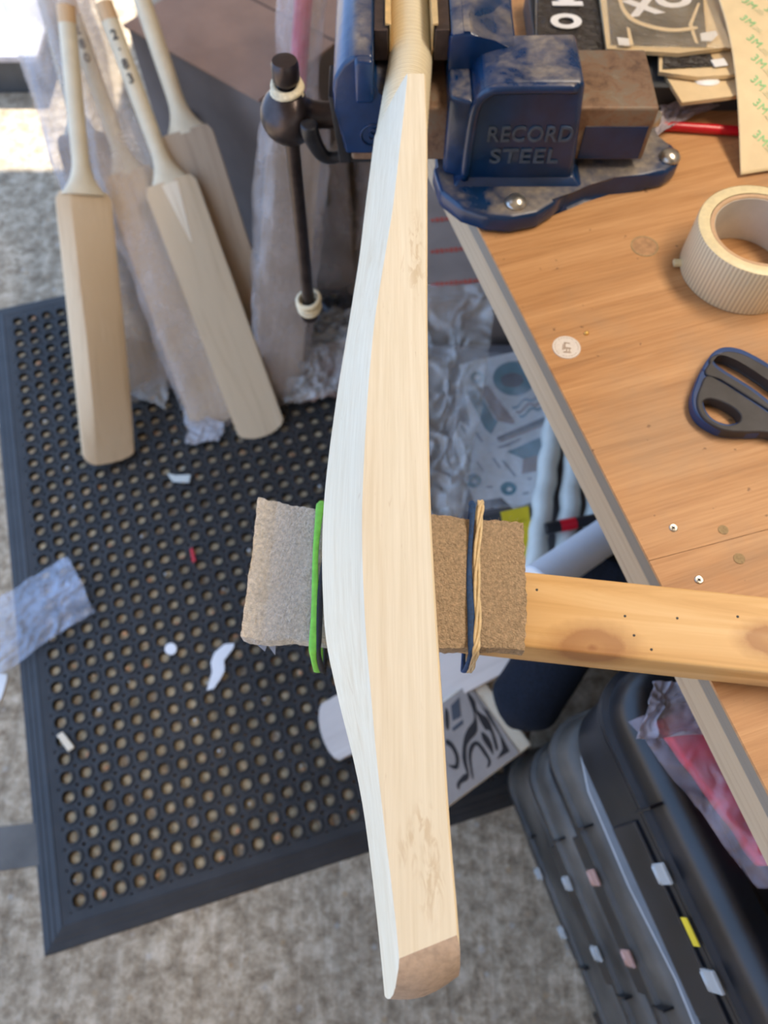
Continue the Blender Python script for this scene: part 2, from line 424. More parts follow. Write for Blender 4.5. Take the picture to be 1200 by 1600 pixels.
def m_bench():
    m, nt, b = new_mat('worn bench plywood'); setc(b, (0.5, 0.3, 0.13), 0.5, 0, 0.4)
    rot = (0, 0, math.radians(-14))
    v = mapping(nt, (3.0, 46, 20), rot); a = noise_n(nt, v, 1.0, 6, 0.62, 0.5)
    v2 = mapping(nt, (14, 420, 60), rot); f = noise_n(nt, v2, 1.0, 3, 0.7)
    col = ramp(nt, a, [(0.28, (0.30, 0.135, 0.048)), (0.45, (0.46, 0.225, 0.085)), (0.6, (0.56, 0.30, 0.13)), (0.78, (0.64, 0.38, 0.185))])
    col = mixc(nt, 0.35, col, ramp(nt, f, [(0.35, (0.42, 0.21, 0.085)), (0.6, (0.63, 0.37, 0.175))]))
    mo = noise_n(nt, mapping(nt), 7.0, 5, 0.65)
    col = mixc(nt, ramp(nt, mo, [(0.5, G(0)), (0.78, G(0.55))]), col, (0.33, 0.24, 0.16))
    sp = noise_n(nt, mapping(nt), 120.0, 2, 0.5)
    col = mixc(nt, ramp(nt, sp, [(0.72, G(0)), (0.76, G(0.7))]), col, (0.16, 0.08, 0.04))
    nt.links.new(col, b.inputs['Base Color'])
    bump(nt, b, f, 0.2, 0.0004); return m
M['bench'] = m_bench()
M['ply_edge'] = wood('grey plywood edge', (0.24, 0.21, 0.17), (0.15, 0.13, 0.105), (0.34, 0.30, 0.24), scale=(2, 2, 900), rough=0.8)
M['rail'] = wood('weathered pine rail', (0.46, 0.35, 0.23), (0.34, 0.24, 0.15), (0.55, 0.44, 0.31), scale=(50, 4, 260), rough=0.75, rot=(0, 0, math.radians(-19)))
def m_beam():
    m, nt, b = new_mat('knotty pine'); setc(b, (0.7, 0.45, 0.2), 0.5, 0, 0.4)
    v = mapping(nt, (4, 55, 55), (0, 0, math.radians(4)))
    a = noise_n(nt, v, 1.0, 5, 0.6, 0.8)
    col = ramp(nt, a, [(0.28, (0.56, 0.31, 0.11)), (0.46, (0.70, 0.43, 0.175)), (0.6, (0.77, 0.51, 0.235)), (0.8, (0.82, 0.58, 0.30))])
    for (kx, ky, kr) in KNOTS:
        g = nt.nodes.new('ShaderNodeNewGeometry')
        vm = nt.nodes.new('ShaderNodeVectorMath'); vm.operation = 'SUBTRACT'; vm.inputs[1].default_value = (kx, ky, 1.013)
        nt.links.new(g.outputs['Position'], vm.inputs[0])
        sc = nt.nodes.new('ShaderNodeVectorMath'); sc.operation = 'MULTIPLY'; sc.inputs[1].default_value = (0.72, 1.25, 0.8)
        nt.links.new(vm.outputs[0], sc.inputs[0])
        ln = nt.nodes.new('ShaderNodeVectorMath'); ln.operation = 'LENGTH'; nt.links.new(sc.outputs[0], ln.inputs[0])
        ad = nt.nodes.new('ShaderNodeMath'); ad.operation = 'MULTIPLY_ADD'
        nt.links.new(noise_n(nt, mapping(nt), 160, 3), ad.inputs[0]); ad.inputs[1].default_value = 0.006; nt.links.new(ln.outputs['Value'], ad.inputs[2])
        mr = nt.nodes.new('ShaderNodeMapRange'); nt.links.new(ad.outputs[0], mr.inputs['Value'])
        mr.inputs['From Min'].default_value = 0.003; mr.inputs['From Max'].default_value = kr * 1.5
        f = ramp(nt, mr.outputs[0], [(0.0, G(0.95)), (0.12, G(0.6)), (0.3, G(0.7)), (0.5, G(0.75)), (0.62, G(0.42)), (1.0, G(0))])
        col = mixc(nt, f, col, (0.33, 0.14, 0.055))
    nt.links.new(col, b.inputs['Base Color'])
    bump(nt, b, a, 0.2, 0.0006); return m
_k1 = W(925, 1012, 1.013); _k2 = W(1205, 1000, 1.013)
KNOTS = [(_k1.x, _k1.y, 0.020), (_k2.x, _k2.y, 0.016)]
M['beam'] = m_beam()
def m_concrete(name, c1, c2, c3, groove=True):
    m, nt, b = new_mat(name); setc(b, c1, 0.9, 0, 0.3)
    v = mapping(nt, coord='Object')
    a = noise_n(nt, v, 5.0, 8, 0.7); s = noise_n(nt, v, 30, 9, 0.76, 0.2)
    col = ramp(nt, s, [(0.36, c2), (0.5, c1), (0.66, c3)])
    col = mixc(nt, ramp(nt, a, [(0.35, G(0)), (0.75, G(0.6))]), col, tuple(x * 0.62 for x in c1))
    v2 = mapping(nt, (42, 2.5, 1), (0, 0, math.radians(-3))); g = noise_n(nt, v2, 1.0, 3, 0.6, 0.3)
    col = mixc(nt, ramp(nt, g, [(0.35, G(0.35)), (0.5, G(0))]), col, tuple(x * 0.5 for x in c1))
    vo = nt.nodes.new('ShaderNodeTexVoronoi'); vo.inputs['Scale'].default_value = 26; nt.links.new(v, vo.inputs['Vector'])
    sp = ramp(nt, vo.outputs['Distance'], [(0.10, G(1)), (0.16, G(0))])
    hue = ramp(nt, vo.outputs['Color'], [(0.3, (0.42, 0.27, 0.13)), (0.6, (0.5, 0.48, 0.44))])
    col = mixc(nt, mixc(nt, 0.5, G(0), sp), col, hue)
    nt.links.new(col, b.inputs['Base Color'])
    ad = nt.nodes.new('ShaderNodeMath'); ad.operation = 'ADD'; nt.links.new(s, ad.inputs[0]); nt.links.new(g, ad.inputs[1])
    bump(nt, b, ad.outputs[0], 0.8, 0.006); return m
M['concrete'] = m_concrete('brushed concrete', (0.47, 0.375, 0.26), (0.19, 0.14, 0.09), (0.80, 0.68, 0.52))
M['concrete_patch'] = plain('smooth grey cement', (0.13, 0.125, 0.115), 0.85, var=0.25, vs=15, bs=0.4, bsc=120)
M['wall'] = plain('painted block wall', (0.64, 0.52, 0.38), 0.9, var=0.1, vs=4, bs=0.3, bsc=60)
def m_tape():
    m, nt, b = new_mat('cross weave tape'); setc(b, (0.74, 0.70, 0.56), 0.32, 0, 0.6)
    tc = nt.nodes.new('ShaderNodeTexCoord')
    sx = nt.nodes.new('ShaderNodeSeparateXYZ'); nt.links.new(tc.outputs['Object'], sx.inputs[0])
    at = nt.nodes.new('ShaderNodeMath'); at.operation = 'ARCTAN2'; nt.links.new(sx.outputs['Y'], at.inputs[0]); nt.links.new(sx.outputs['X'], at.inputs[1])
    m1 = nt.nodes.new('ShaderNodeMath'); m1.operation = 'MULTIPLY'; m1.inputs[1].default_value = 92.0; nt.links.new(at.outputs[0], m1.inputs[0])
    si = nt.nodes.new('ShaderNodeMath'); si.operation = 'SINE'; nt.links.new(m1.outputs[0], si.inputs[0])
    mr = nt.nodes.new('ShaderNodeMapRange'); mr.inputs['From Min'].default_value = -1; nt.links.new(si.outputs[0], mr.inputs['Value'])
    nt.links.new(ramp(nt, mr.outputs[0], [(0.1, (0.58, 0.49, 0.31)), (0.7, (0.80, 0.71, 0.49))]), b.inputs['Base Color'])
    bump(nt, b, mr.outputs[0], 0.35, 0.0005)
    return m
M['tape'] = m_tape()
def m_mainbat():
    m, nt, b = new_mat('pale sanded willow'); setc(b, (0.85, 0.74, 0.56), 0.5, 0, 0.35)
    v = mapping(nt, (60, 3.0, 60)); a = noise_n(nt, v, 1.0, 5, 0.6, 0.7)
    f = noise_n(nt, mapping(nt, (420, 12, 420)), 1.0, 3, 0.7)
    col = ramp(nt, a, [(0.26, (0.66, 0.52, 0.33)), (0.42, (0.765, 0.665, 0.475)), (0.6, (0.80, 0.715, 0.53)), (0.8, (0.83, 0.755, 0.59))])
    col = mixc(nt, 0.26, col, ramp(nt, f, [(0.35, (0.60, 0.49, 0.32)), (0.65, (0.87, 0.78, 0.62))]))
    # short brown flecks and a figured butterfly stain towards the toe
    fl = noise_n(nt, mapping(nt, (150, 22, 150)), 1.0, 4, 0.6, 1.6)
    col = mixc(nt, ramp(nt, fl, [(0.66, G(0)), (0.78, G(0.45))]), col, (0.50, 0.34, 0.19))
    g = nt.nodes.new('ShaderNodeTexCoord')
    for (cx, cy, rx, ry, sd) in FIG:
        vm = nt.nodes.new('ShaderNodeMapping'); vm.inputs['Location'].default_value = (-cx / rx, -cy / ry, 0)
        vm.inputs['Scale'].default_value = (1 / rx, 1 / ry, 0); nt.links.new(g.outputs['Object'], vm.inputs['Vector'])
        ln = nt.nodes.new('ShaderNodeVectorMath'); ln.operation = 'LENGTH'; nt.links.new(vm.outputs[0], ln.inputs[0])
        area = ramp(nt, ln.outputs['Value'], [(0.35, G(1)), (1.0, G(0))])
        fg = noise_n(nt, mapping(nt, (230, 70, 60), (0, 0, sd)), 1.0, 3, 0.5, 1.4)
        col = mixc(nt, mixc(nt, area, G(0), ramp(nt, fg, [(0.48, G(0)), (0.60, G(0.6))])), col, (0.56, 0.42, 0.25))
    nt.links.new(col, b.inputs['Base Color'])
    bump(nt, b, f, 0.12, 0.0003)
    return m
_f = [W(662, 1290, 1.133), W(638, 1325, 1.133), W(675, 1385, 1.133), W(680, 1330, 1.133), W(650, 400, 1.133)]
FIG = [(_f[i].x - 0.02, _f[i].y, *q) for i, q in enumerate([(0.006, 0.014, 0.4), (0.006, 0.014, 0.4), (0.007, 0.018, -0.3), (0.004, 0.012, 0.2), (0.007, 0.05, 0.1)])]
M['mainbat'] = m_mainbat()

# ---------------------------------------------------------------- structure
def structure(name, bm, m):
    o = part(name, bm, m); o['kind'] = 'structure'; return o
bm = bmesh.new()
bm_box(bm, (0.3, 0.9, -0.06), (7.0, 9.0, 0.12))
structure('floor', bm, M['concrete'])
structure('ceiling', box((1.15, 0.3, 2.50), (4.3, 5.3, 0.08)), M['wall'])
structure('wall_back', box((1.25, 2.92, 1.25), (4.1, 0.10, 2.5)), M['wall'])
structure('wall_right', box((2.35, 0.3, 1.25), (0.10, 5.3, 2.5)), M['wall'])
structure('wall_sky_block', box((0.6, -2.40, 1.25), (5.4, 0.10, 2.5)), M['wall'])  # unseen wall added behind the camera to cut the sky light
structure('wall_sun_block', box((-2.05, 2.92, 2.80), (2.5, 0.10, 1.28)), M['wall'])  # unseen lintel, added and heightened to keep sun off the near floor
a = W(-30, 1385, 0); b_ = W(62, 1352, 0); c_ = W(66, 1285, 0); d_ = W(-30, 1310, 0)
cm = bmesh.new()
pts = [(a.x - .15, a.y), (b_.x, b_.y), (c_.x, c_.y), (d_.x - .15, d_.y)]
bm_prism(cm, pts, -0.01, 0.004)
structure('trim_1', cm, M['concrete_patch'])

# ---------------------------------------------------------------- rubber mat with round holes
MA = math.radians(16.5)
mo = W(70, 1495, 0)
ux = Vector((math.cos(MA), math.sin(MA), 0)); uy = Vector((-math.sin(MA), math.cos(MA), 0))
mw = Matrix.Translation(mo) @ Matrix.Rotation(MA, 4, 'Z')
mat_t = thing('rubber_mat', 'black rubber floor mat full of round drainage holes lying on the concrete', 'mat', mw=mw)
MWID, MLEN, TH_M = 0.90, 1.46, 0.013
s_ = 0.0350; nx, ny = 23, 39
x0 = 0.052; y0 = (MLEN - ny * s_) / 2 + 0.004
bm = bmesh.new()
NS = 16
cache = {}
def gv(x, y, z):
    k = (round(x, 5), round(y, 5), round(z, 5))
    if k not in cache: cache[k] = bm.verts.new((x, y, z))
    return cache[k]
for i in range(nx):
    for j in range(ny):
        cx, cy = x0 + (i + .5) * s_, y0 + (j + .5) * s_
        h = s_ / 2; c = 0.0042
        o8 = []
        for k in range(4):
            ang = PI / 2 * k
            # side k : three points then corner chopped
            for t in (-(h - c), -(h - c) / 2.2, (h - c) / 2.2, (h - c)):
                px_, py_ = h, t
                o8.append((cx + px_ * math.cos(ang) - py_ * math.sin(ang), cy + px_ * math.sin(ang) + py_ * math.cos(ang)))
        def ring(r, z): return [gv(cx + r * math.cos(math.atan2(p[1] - cy, p[0] - cx)), cy + r * math.sin(math.atan2(p[1] - cy, p[0] - cx)), z) for p in o8]
        O = [gv(p[0], p[1], TH_M - 0.003) for p in o8]
        R1 = ring(0.0158, TH_M - 0.003); R2 = ring(0.0146, TH_M); R3 = ring(0.0118, TH_M); R4 = ring(0.0110, TH_M - 0.002); R5 = ring(0.0110, 0.0)
        for A, B in ((O, R1), (R1, R2), (R2, R3), (R3, R4), (R4, R5)):
            for k in range(16):
                q = (k + 1) % 16
                try: bm.faces.new((A[k], A[q], B[q], B[k]))
                except ValueError: pass
        # walls of the small corner holes
        for k in (3, 7, 11, 15):
            p, q = o8[k], o8[(k + 1) % 16]
            try: bm.faces.new((gv(p[0], p[1], TH_M - 0.003), gv(p[0], p[1], 0.001), gv(q[0], q[1], 0.001), gv(q[0], q[1], TH_M - 0.003)))
            except ValueError: pass
for f in bm.faces: f.smooth = False
part('perforated_field', bm, M['rubber'], mat_t, local=True)
# bevelled solid rim with stepped ridges
bm = bmesh.new()
xi0, xi1, yi0, yi1 = x0, x0 + nx * s_, y0, y0 + ny * s_
prof = [(0.0, 0.0005), (0.03, 0.003), (0.25, 0.006), (0.27, 0.0053), (0.45, 0.0085), (0.47, 0.0078), (0.7, 0.0115), (0.72, 0.0105), (1.0, TH_M - 0.003)]
rings = []
for t, z in prof:
    xa, xb = xi0 * t, MWID - (MWID - xi1) * t
    ya, yb = yi0 * t, MLEN - (MLEN - yi1) * t
    rings.append([bm.verts.new(p) for p in ((xa, ya, z), (xb, ya, z), (xb, yb, z), (xa, yb, z))])
for A, B in zip(rings, rings[1:]):
    for k in range(4): bm.faces.new((A[k], A[(k + 1) % 4], B[(k + 1) % 4], B[k]))
part('rim', bm, M['rubber'], mat_t, local=True)
# debris in and on the mat
bm = bmesh.new()
for i in range(nx):
    for j in range(ny):
        if random.random() < .06: continue
        cx, cy = x0 + (i + .5) * s_ + random.uniform(-.001, .001), y0 + (j + .5) * s_ + random.uniform(-.001, .001)
        r = random.uniform(.0075, .0102); h0 = random.uniform(.0035, .0065)
        c0 = bm.verts.new(mw @ Vector((cx, cy, h0)))
        rg = [bm.verts.new(mw @ Vector((cx + r * math.cos(a), cy + r * math.sin(a), .0006))) for a in [2 * PI * k / 9 for k in range(9)]]
        for k in range(9): bm.faces.new((c0, rg[k], rg[(k + 1) % 9]))
o = part('sawdust', bm, plain('sawdust in holes', (0.50, 0.40, 0.25), 0.95, var=0.45, vs=45, bs=.8, bsc=500), smooth=True); o['kind'] = 'stuff'; o['label'] = 'tan sawdust caught in the holes of the black mat'; o['category'] = 'sawdust'
def bits(name, label, n, cols, fn, zf, rr):
    bm = bmesh.new()
    for _ in range(n):
        p = fn()
        if p is None: continue
        r = random.uniform(*rr)
        g = bmesh.ops.create_icosphere(bm, subdivisions=1, radius=r)
        Mx = Matrix.Translation(p) @ Matrix.Rotation(random.random() * 6, 4, 'Z') @ Matrix.Diagonal((1, random.uniform(.4, 1), random.uniform(.2, .6), 1))
        bmesh.ops.transform(bm, matrix=Mx, verts=g['verts'])
    o = part(name, bm, cols); o['kind'] = 'stuff'; o['label'] = label; o['category'] = 'debris'
def in_hole(zz):
    def f():
        i, j = random.randrange(nx), random.randrange(ny)
        x = x0 + (i + .5) * s_ + random.uniform(-.006, .006); y = y0 + (j + .5) * s_ + random.uniform(-.006, .006)
        return mw @ Vector((x, y, zz))
    return f
bits('wood_crumbs', 'pale wood crumbs and grit lying in the holes of the black mat', 520, plain('wood crumb', (0.50, 0.36, 0.22), 0.9, var=0.5, vs=8), in_hole(0.004), 0, (0.002, 0.0055))
bits('paint_chips', 'orange and pinkish chips lying in the holes of the black mat', 90, plain('orange crumb', (0.58, 0.30, 0.15), 0.9, var=0.4, vs=8), in_hole(0.006), 0, (0.003, 0.0065))
bits('pale_chips', 'whitish chips scattered over the black mat', 60, plain('white crumb', (0.62, 0.62, 0.60), 0.7, var=0.2, vs=8), in_hole(0.010), 0, (0.002, 0.005))
bits('floor_grit', 'small tan and grey pebbles scattered on the concrete', 120, plain('grit', (0.34, 0.25, 0.16), 0.9, var=0.4, vs=8),
     lambda: Vector((random.uniform(-0.7, 0.5), random.uniform(-0.45, -0.02), 0.001)), 0, (0.001, 0.0032))

# ---------------------------------------------------------------- workbench
ZB = 0.98
bd_ = (W(1200, 1237, ZB) - W(747, 355, ZB)); bd_.z = 0; bd_.normalize()      # along the front edge, towards the viewer
bn = Vector((-bd_.y, bd_.x, 0))                                              # away from the edge, under the vise
if bn.x < 0: bn = -bn
e0 = W(747, 355, ZB)
BF = frame((e0.x, e0.y, 0), bn, y=-bd_)      # x: into the bench, y: away from viewer
bench = thing('workbench', 'workbench with worn orange plywood top and grey weathered front edge', 'workbench', mw=BF)
def LB(p): return BF.inverted() @ Vector(p)
sA = LB(W(985, 884, ZB)); sB = LB(W(1200, 827, ZB))
sl = (sB.y - sA.y) / (sB.x - sA.x)
yj = sA.y - sl * sA.x
def sheet_(y_lo0, y_lo1, y_hi0, y_hi1, z1):
    return prism([(0, y_lo0), (1.1, y_lo1), (1.1, y_hi1), (0, y_hi0)], ZB - 0.003, z1)
part('plywood_sheet', sheet_(yj + .0002, yj + 1.1 * sl + .0002, 0.75, 0.75, ZB), M['bench'], bench, local=True)
part('plywood_sheet', sheet_(-1.1, -1.1, yj - .0002, yj + 1.1 * sl - .0002, ZB - 0.0001), M['bench'], bench, local=True)
part('plywood_underlayer', box((0.5505, -0.175, ZB - 0.0108), (1.1, 1.85, 0.0154)), M['ply_edge'], bench, local=True)
part('front_rail', box((0.0155, -0.175, ZB - 0.0360), (0.030, 1.85, 0.035), bev=0.0015), M['rail'], bench, local=True)
for yy in (0.70, -1.0):
    part('leg', box((0.55, yy, 0.47), (0.09, 0.07, 0.94), bev=0.003), M['rail'], bench, local=True)
    part('leg', box((1.03, yy, 0.47), (0.09, 0.07, 0.94), bev=0.003), M['rail'], bench, local=True)
    part('cross_rail', box((0.56, yy, ZB - 0.05), (1.06, 0.045, 0.055), bev=0.003), M['rail'], bench, local=True)
# screws
for k, (px, py) in enumerate([(1052, 825), (1092, 906)]):
    p = LB(W(px, py, ZB))
    bm = bmesh.new(); Mx = Matrix.Translation(p)
    bm_lathe(bm, [(0, 0.0006), (0.0026, 0.0009), (0.0032, 0.0005), (0.0034, -0.001)], 20, Mx)
    sc = part('screw', bm, M['steel'], bench, local=True)
    bm = bmesh.new()
    for a in (0.4, 0.4 + PI / 2):
        bm_box(bm, p + Vector((0, 0, 0.0009)), (0.0034, 0.0008, 0.0006), Matrix.Rotation(a, 3, 'Z'))
    part('cross_slot', bm, M['ink'], sc, local=True)
for px, py, r in ((1130, 828, 0.0038), (1155, 873, 0.0042)):
    p = LB(W(px, py, ZB)); part('filler_spot', lathe([(0, 0.0003), (r, 0.0004), (r * 1.05, -0.0006)], 20, Matrix.Translation(p)), M['filler'], bench, local=True)
p = LB(W(1007, 385, ZB))
part('wood_plug', lathe([(0, 0.0002), (0.0112, 0.0003), (0.0114, -0.0004)], 36, Matrix.Translation(p)), plain('knot plug', (0.40, 0.22, 0.105), 0.6, var=0.25, vs=160), bench, local=True, label='round plug set in the plywood')
part('plug_seam', lathe([(0.0112, 0.0004), (0.0125, 0.0004), (0.0125, -0.0004), (0.0112, -0.0004)], 36, Matrix.Translation(p), close=True), M['filler'], bench, local=True)
# round sticker and pin lying on the bench
st = thing('round_sticker', 'small worn white round sticker with faint print stuck near the bench edge', 'sticker', W(885, 543, ZB))
p = W(885, 543, ZB)
part('disc', lathe([(0, 0.0006), (0.0118, 0.0006), (0.0120, 0.0001)], 36, Matrix.Translation(p)), M['sticker'], st)
bm = bmesh.new(); q = p + Vector((0, 0, 0.0008))
for dx, dy, sx, sy in ((-.0015, .001, .0012, .007), (.0008, .0042, .005, .0009), (.0012, -.0012, .005, .0012), (-.0002, -.003, .0010, .0045), (0, -.0055, .0065, .001), (-.003, .0, .0008, .006), (.002, -.0035, .0008, .003)):
    bm_box(bm, q + Vector((dx, dy, 0)), (sx, sy, 0.0002), Matrix.Rotation(-0.15, 3, 'Z'))
for k in range(26):
    a = k / 26 * 2 * PI
    if k % 7 == 3: continue
    bm_box(bm, q + Vector((math.cos(a) * .0098, math.sin(a) * .0098, 0)), (.0004, .0011, .0002), Matrix.Rotation(a, 3, 'Z'))
part('print', bm, plain('faded print', (0.42, 0.33, 0.27), 0.6), st)
single('brass_pin', 'tiny brass pin head pressed into the bench beside the round sticker', 'pin',
       lathe([(0, 0.0022), (0.0012, 0.0019), (0.0021, 0.0009), (0.0022, 0.0), (0, 0)], 16, Matrix.Translation(W(916, 521, ZB))), M['brass'], smooth=True)

# ---------------------------------------------------------------- vise
vise = thing('bench_vise', 'large blue steel bench vise bolted to the bench, dusted with sawdust', 'vise', (0.11, 0.66, ZB))
def VZ(px, py, z): p = W(px, py, z); return (p.x, p.y)
zf = ZB + 0.020
low = [VZ(x, y, zf) for x, y in ((690, 232), (676, 262), (688, 298), (722, 324), (762, 337), (800, 340), (842, 332), (868, 316), (888, 296), (918, 283), (960, 277), (1010, 272), (1042, 268), (1062, 254), (1064, 238), (1050, 222), (1020, 215))]
yb = 0.80
ol = [(low[0][0], yb)] + low + [(low[-1][0] - .01, yb)]
bm = bmesh.new(); bm_prism(bm, ol, ZB, zf, bev=0.005, seg=3)
part('base_flange', bm, M['vise'], vise, smooth=True, angle=50)
# fixed body
bm = bmesh.new()
bodyf = [(0.0705, 1.0), (0.0735, 1.075), (0.080, 1.090), (0.100, 1.0965), (0.1640, 1.0975), (0.1745, 1.0)]
bm_prism(bm, bodyf, 0.589, 0.657, axis='Y', bev=0.006, seg=3)
part('fixed_body', bm, M['vise'], vise, angle=40)
bm = bmesh.new()   # flared foot of the body
c = [(0.062, .582), (0.184, .582), (0.184, .72), (0.062, .72)]; c2 = [(0.074, .592), (0.172, .592), (0.172, .71), (0.074, .71)]
bm_prism(bm, c, zf - .002, zf + .009, top=c2, bev=0.003, seg=2)
part('body_foot', bm, M['vise'], vise, angle=50)
# raised rim framing the lettered face
bm = bmesh.new()
bm_tube(bm, smooth_line([(0.074, 0.590, 1.004), (0.076, 0.589, 1.07), (0.085, 0.589, 1.089), (0.105, 0.589, 1.0925), (0.158, 0.589, 1.093)], 6), 0.0045, 8)
part('face_rim', bm, M['vise'], vise, smooth=True)
# fixed jaw tower with a long sloping fillet onto the anvil
bm = bmesh.new()
jw = [(0.0545, 1.0), (0.0545, 1.1055), (0.0585, 1.108), (0.071, 1.110), (0.078, 1.106), (0.092, 1.0995), (0.112, 1.0965), (0.112, 1.0)]
bm_prism(bm, jw, 0.636, 0.785, axis='Y', bev=0.003, seg=2)
part('fixed_jaw', bm, M['vise'], vise, angle=40)
bm = bmesh.new()
bm_prism(bm, [(0.0545, 0.600), (0.076, 0.592), (0.076, 0.64), (0.0545, 0.64)], 1.0, 1.078, bev=0.004, seg=2)
part('throat_cheek', bm, M['vise'], vise, angle=50)
# long dusty slope from the jaw down to the anvil
bm = bmesh.new(); gx, gy = 26, 30; g_ = []
for j in range(gy + 1):
    y = 0.6365 + (0.784 - 0.6365) * j / gy
    wd_ = 0.006 + 0.050 * min(1, (y - .6365) / .07)
    row = []
    for i in range(gx + 1):
        x = 0.066 + 0.046 * i / gx
        k = max(0, 1 - max(0, x - .071) / wd_); k = k * k * (3 - 2 * k)
        row.append(bm.verts.new((x, y, 1.0935 + 0.0165 * k * (1 if x < .0715 else min(1, .15 + (y - .6365) / .035)))))
    g_.append(row)
for j in range(gy):
    for i in range(gx): bm.faces.new((g_[j][i], g_[j][i + 1], g_[j + 1][i + 1], g_[j + 1][i]))
bd2 = [e for e in bm.edges if e.is_boundary]
r_ = bmesh.ops.extrude_edge_only(bm, edges=bd2)
for v in [v for v in r_['geom'] if isinstance(v, bmesh.types.BMVert)]: v.co.z = 1.05
part('jaw_fillet', bm, M['vise'], vise, angle=50)
# slide bar through the body
part('slide_bar', prism([(0.608, 1.0085), (0.608, 1.0615), (0.690, 1.0615), (0.690, 1.0085)], -0.03, 0.2385, axis='X', bev=0.003, seg=3), M['slide'], vise, angle=50)
part('slide_paint', box((0.2060, 0.6078, 1.0275), (0.056, 0.0012, 0.033), bev=0.0003, seg=1), M['vise'], vise, label='dark blue painted face of the slide bar')
part('slide_end_bolt', lathe([(0, 0.012), (0.006, 0.011), (0.0085, 0.006), (0.009, 0)], 20, Matrix.Translation((0.2385, 0.63, 1.035)) @ Matrix.Rotation(PI / 2, 4, 'Y')), M['steel'], vise, smooth=True)
# moving jaw
bm = bmesh.new()
mj = [(-0.0350, 1.018), (-0.0425, 1.062), (-0.0435, 1.080), (-0.041, 1.092), (-0.034, 1.103), (-0.024, 1.110), (-0.0085, 1.110), (-0.0085, 1.076), (0.006, 1.074), (0.022, 1.066), (0.022, 1.018)]
bm_prism(bm, mj, 0.604, 0.78, axis='Y', bev=0.0035, seg=3)
part('moving_jaw', bm, M['vise'], vise, angle=35)
bm = bmesh.new()
bm_prism(bm, [(-0.024, 1.072), (-0.024, 1.109), (-0.0085, 1.109), (-0.0085, 1.072)], 0.598, 0.63, axis='Y', bev=0.003, seg=2)
part('jaw_boss', bm, M['vise'], vise, angle=50)
for (xa, xb) in ((-0.0085, 0.0035), (0.0425, 0.0548)):
    part('jaw_plate', box(((xa + xb) / 2, 0.7125, 1.0945), (xb - xa, 0.141, 0.0265), bev=0.001), M['jaw_steel'], vise)
for xx, sg in ((0.0046, 1), (0.0414, -1)):
    bm = bmesh.new()
    pr = [(xx, 1.076), (xx + sg * .0012, 1.076), (xx + sg * .0012, 1.1105), (xx - sg * .0035, 1.1115), (xx - sg * .0035, 1.1095), (xx, 1.1095)]
    bm_prism(bm, pr, 0.645, 0.782, axis='Y')
    part('jaw_liner', bm, M['copper_liner'], vise)
# lettering on the body
Mt = lambda x, z: frame((x, 0.5885, z), (1, 0, 0), y=(0, 0, 1))
for s, x, z, sz, sq in (('RECORD', 0.1262, 1.0505, 0.0222, .86), ('STEEL', 0.1245, 1.0285, 0.0215, 1.12)):
    me = text_me(s, sz * .94, 0.0010, Mt(x, z), bev=0.0003, squash=sq)
    link('raised_lettering', me, M['vise_letter'], vise)
me = text_me('S', 0.017, 0.0008, frame((-0.010, 0.6035, 1.038), (1, 0, 0), y=(0, 0, 1)), bev=0.0003)
link('raised_mark', me, M['vise'], vise)
part('mark_ring', lathe([(0.0095, 0), (0.0105, 0.0012), (0.0115, 0)], 28, frame((-0.010, 0.6037, 1.038), (1, 0, 0), y=(0, 0, 1)), close=True), M['vise'], vise, smooth=True)
# bolts
for px, py in ((806, 317), (1046, 246)):
    p = W(px, py, zf)
    bm = bmesh.new()
    bm_lathe(bm, [(0.0, 0.0068), (0.004, 0.0064), (0.0078, 0.0046), (0.0100, 0.0015), (0.0102, 0.0), (0, 0)], 28, Matrix.Translation(p))
    part('coach_bolt', bm, M['steel'], vise, smooth=True)
# spindle, ball and lever
bc = W(452, 180, 1.030); bc = Vector((bc.x, 0.642, 1.030))
bm = bmesh.new()
pr = [(0, -0.0265)] + [(0.0265 * math.sin(a), -0.0265 * math.cos(a)) for a in [PI * k / 12 for k in range(1, 9)]] + [(0.0150, 0.0165), (0.0125, 0.023), (0.0115, 0.030), (0.0115, 0.046), (0.016, 0.0465), (0.016, 0.053), (0, 0.053)]
bm_lathe(bm, pr, 32, frame(bc, (0, 1, 0), y=(0, 0, 1)))
part('spindle_ball', bm, M['dark_iron'], vise, smooth=True, angle=50)
ltop = bc + Vector((0.001, 0.002, 0.046)); lbot = Vector((bc.x - 0.004, 0.640, 0.762))
part('lever', tube([ltop, bc, lbot], 0.0072, 16), M['dark_iron'], vise, smooth=True, angle=50)
for p, dr, nm in ((ltop, (ltop - lbot).normalized(), 0), (lbot, (lbot - ltop).normalized(), 1)):
    Mx = frame(p - dr * 0.006, Vector((1, 0, 0)), z=dr)
    part('lever_knob', lathe([(0, -.008), (0.0110, -.008), (0.0122, -.006), (0.0122, 0.007), (0.0108, 0.0105), (0, 0.0115)], 24, Mx), M['dark_iron'], vise, smooth=True, angle=50)
    for k in range(4):
        rr = 0.0118 + 0.0012 * (k % 2)
        z = -0.012 - 0.0042 * k if nm == 0 else -0.006 - 0.0045 * k
        ring = [Mx @ Vector((math.cos(t) * rr, math.sin(t) * rr, z + 0.0025 * math.sin(t + k * 1.7))) for t in [2 * PI * i / 20 for i in range(20)]]
        if nm == 0 and k == 3: continue
        part('twine_wrap', tube(ring, 0.0030, 8, closed=True), M['string'], vise, smooth=True)
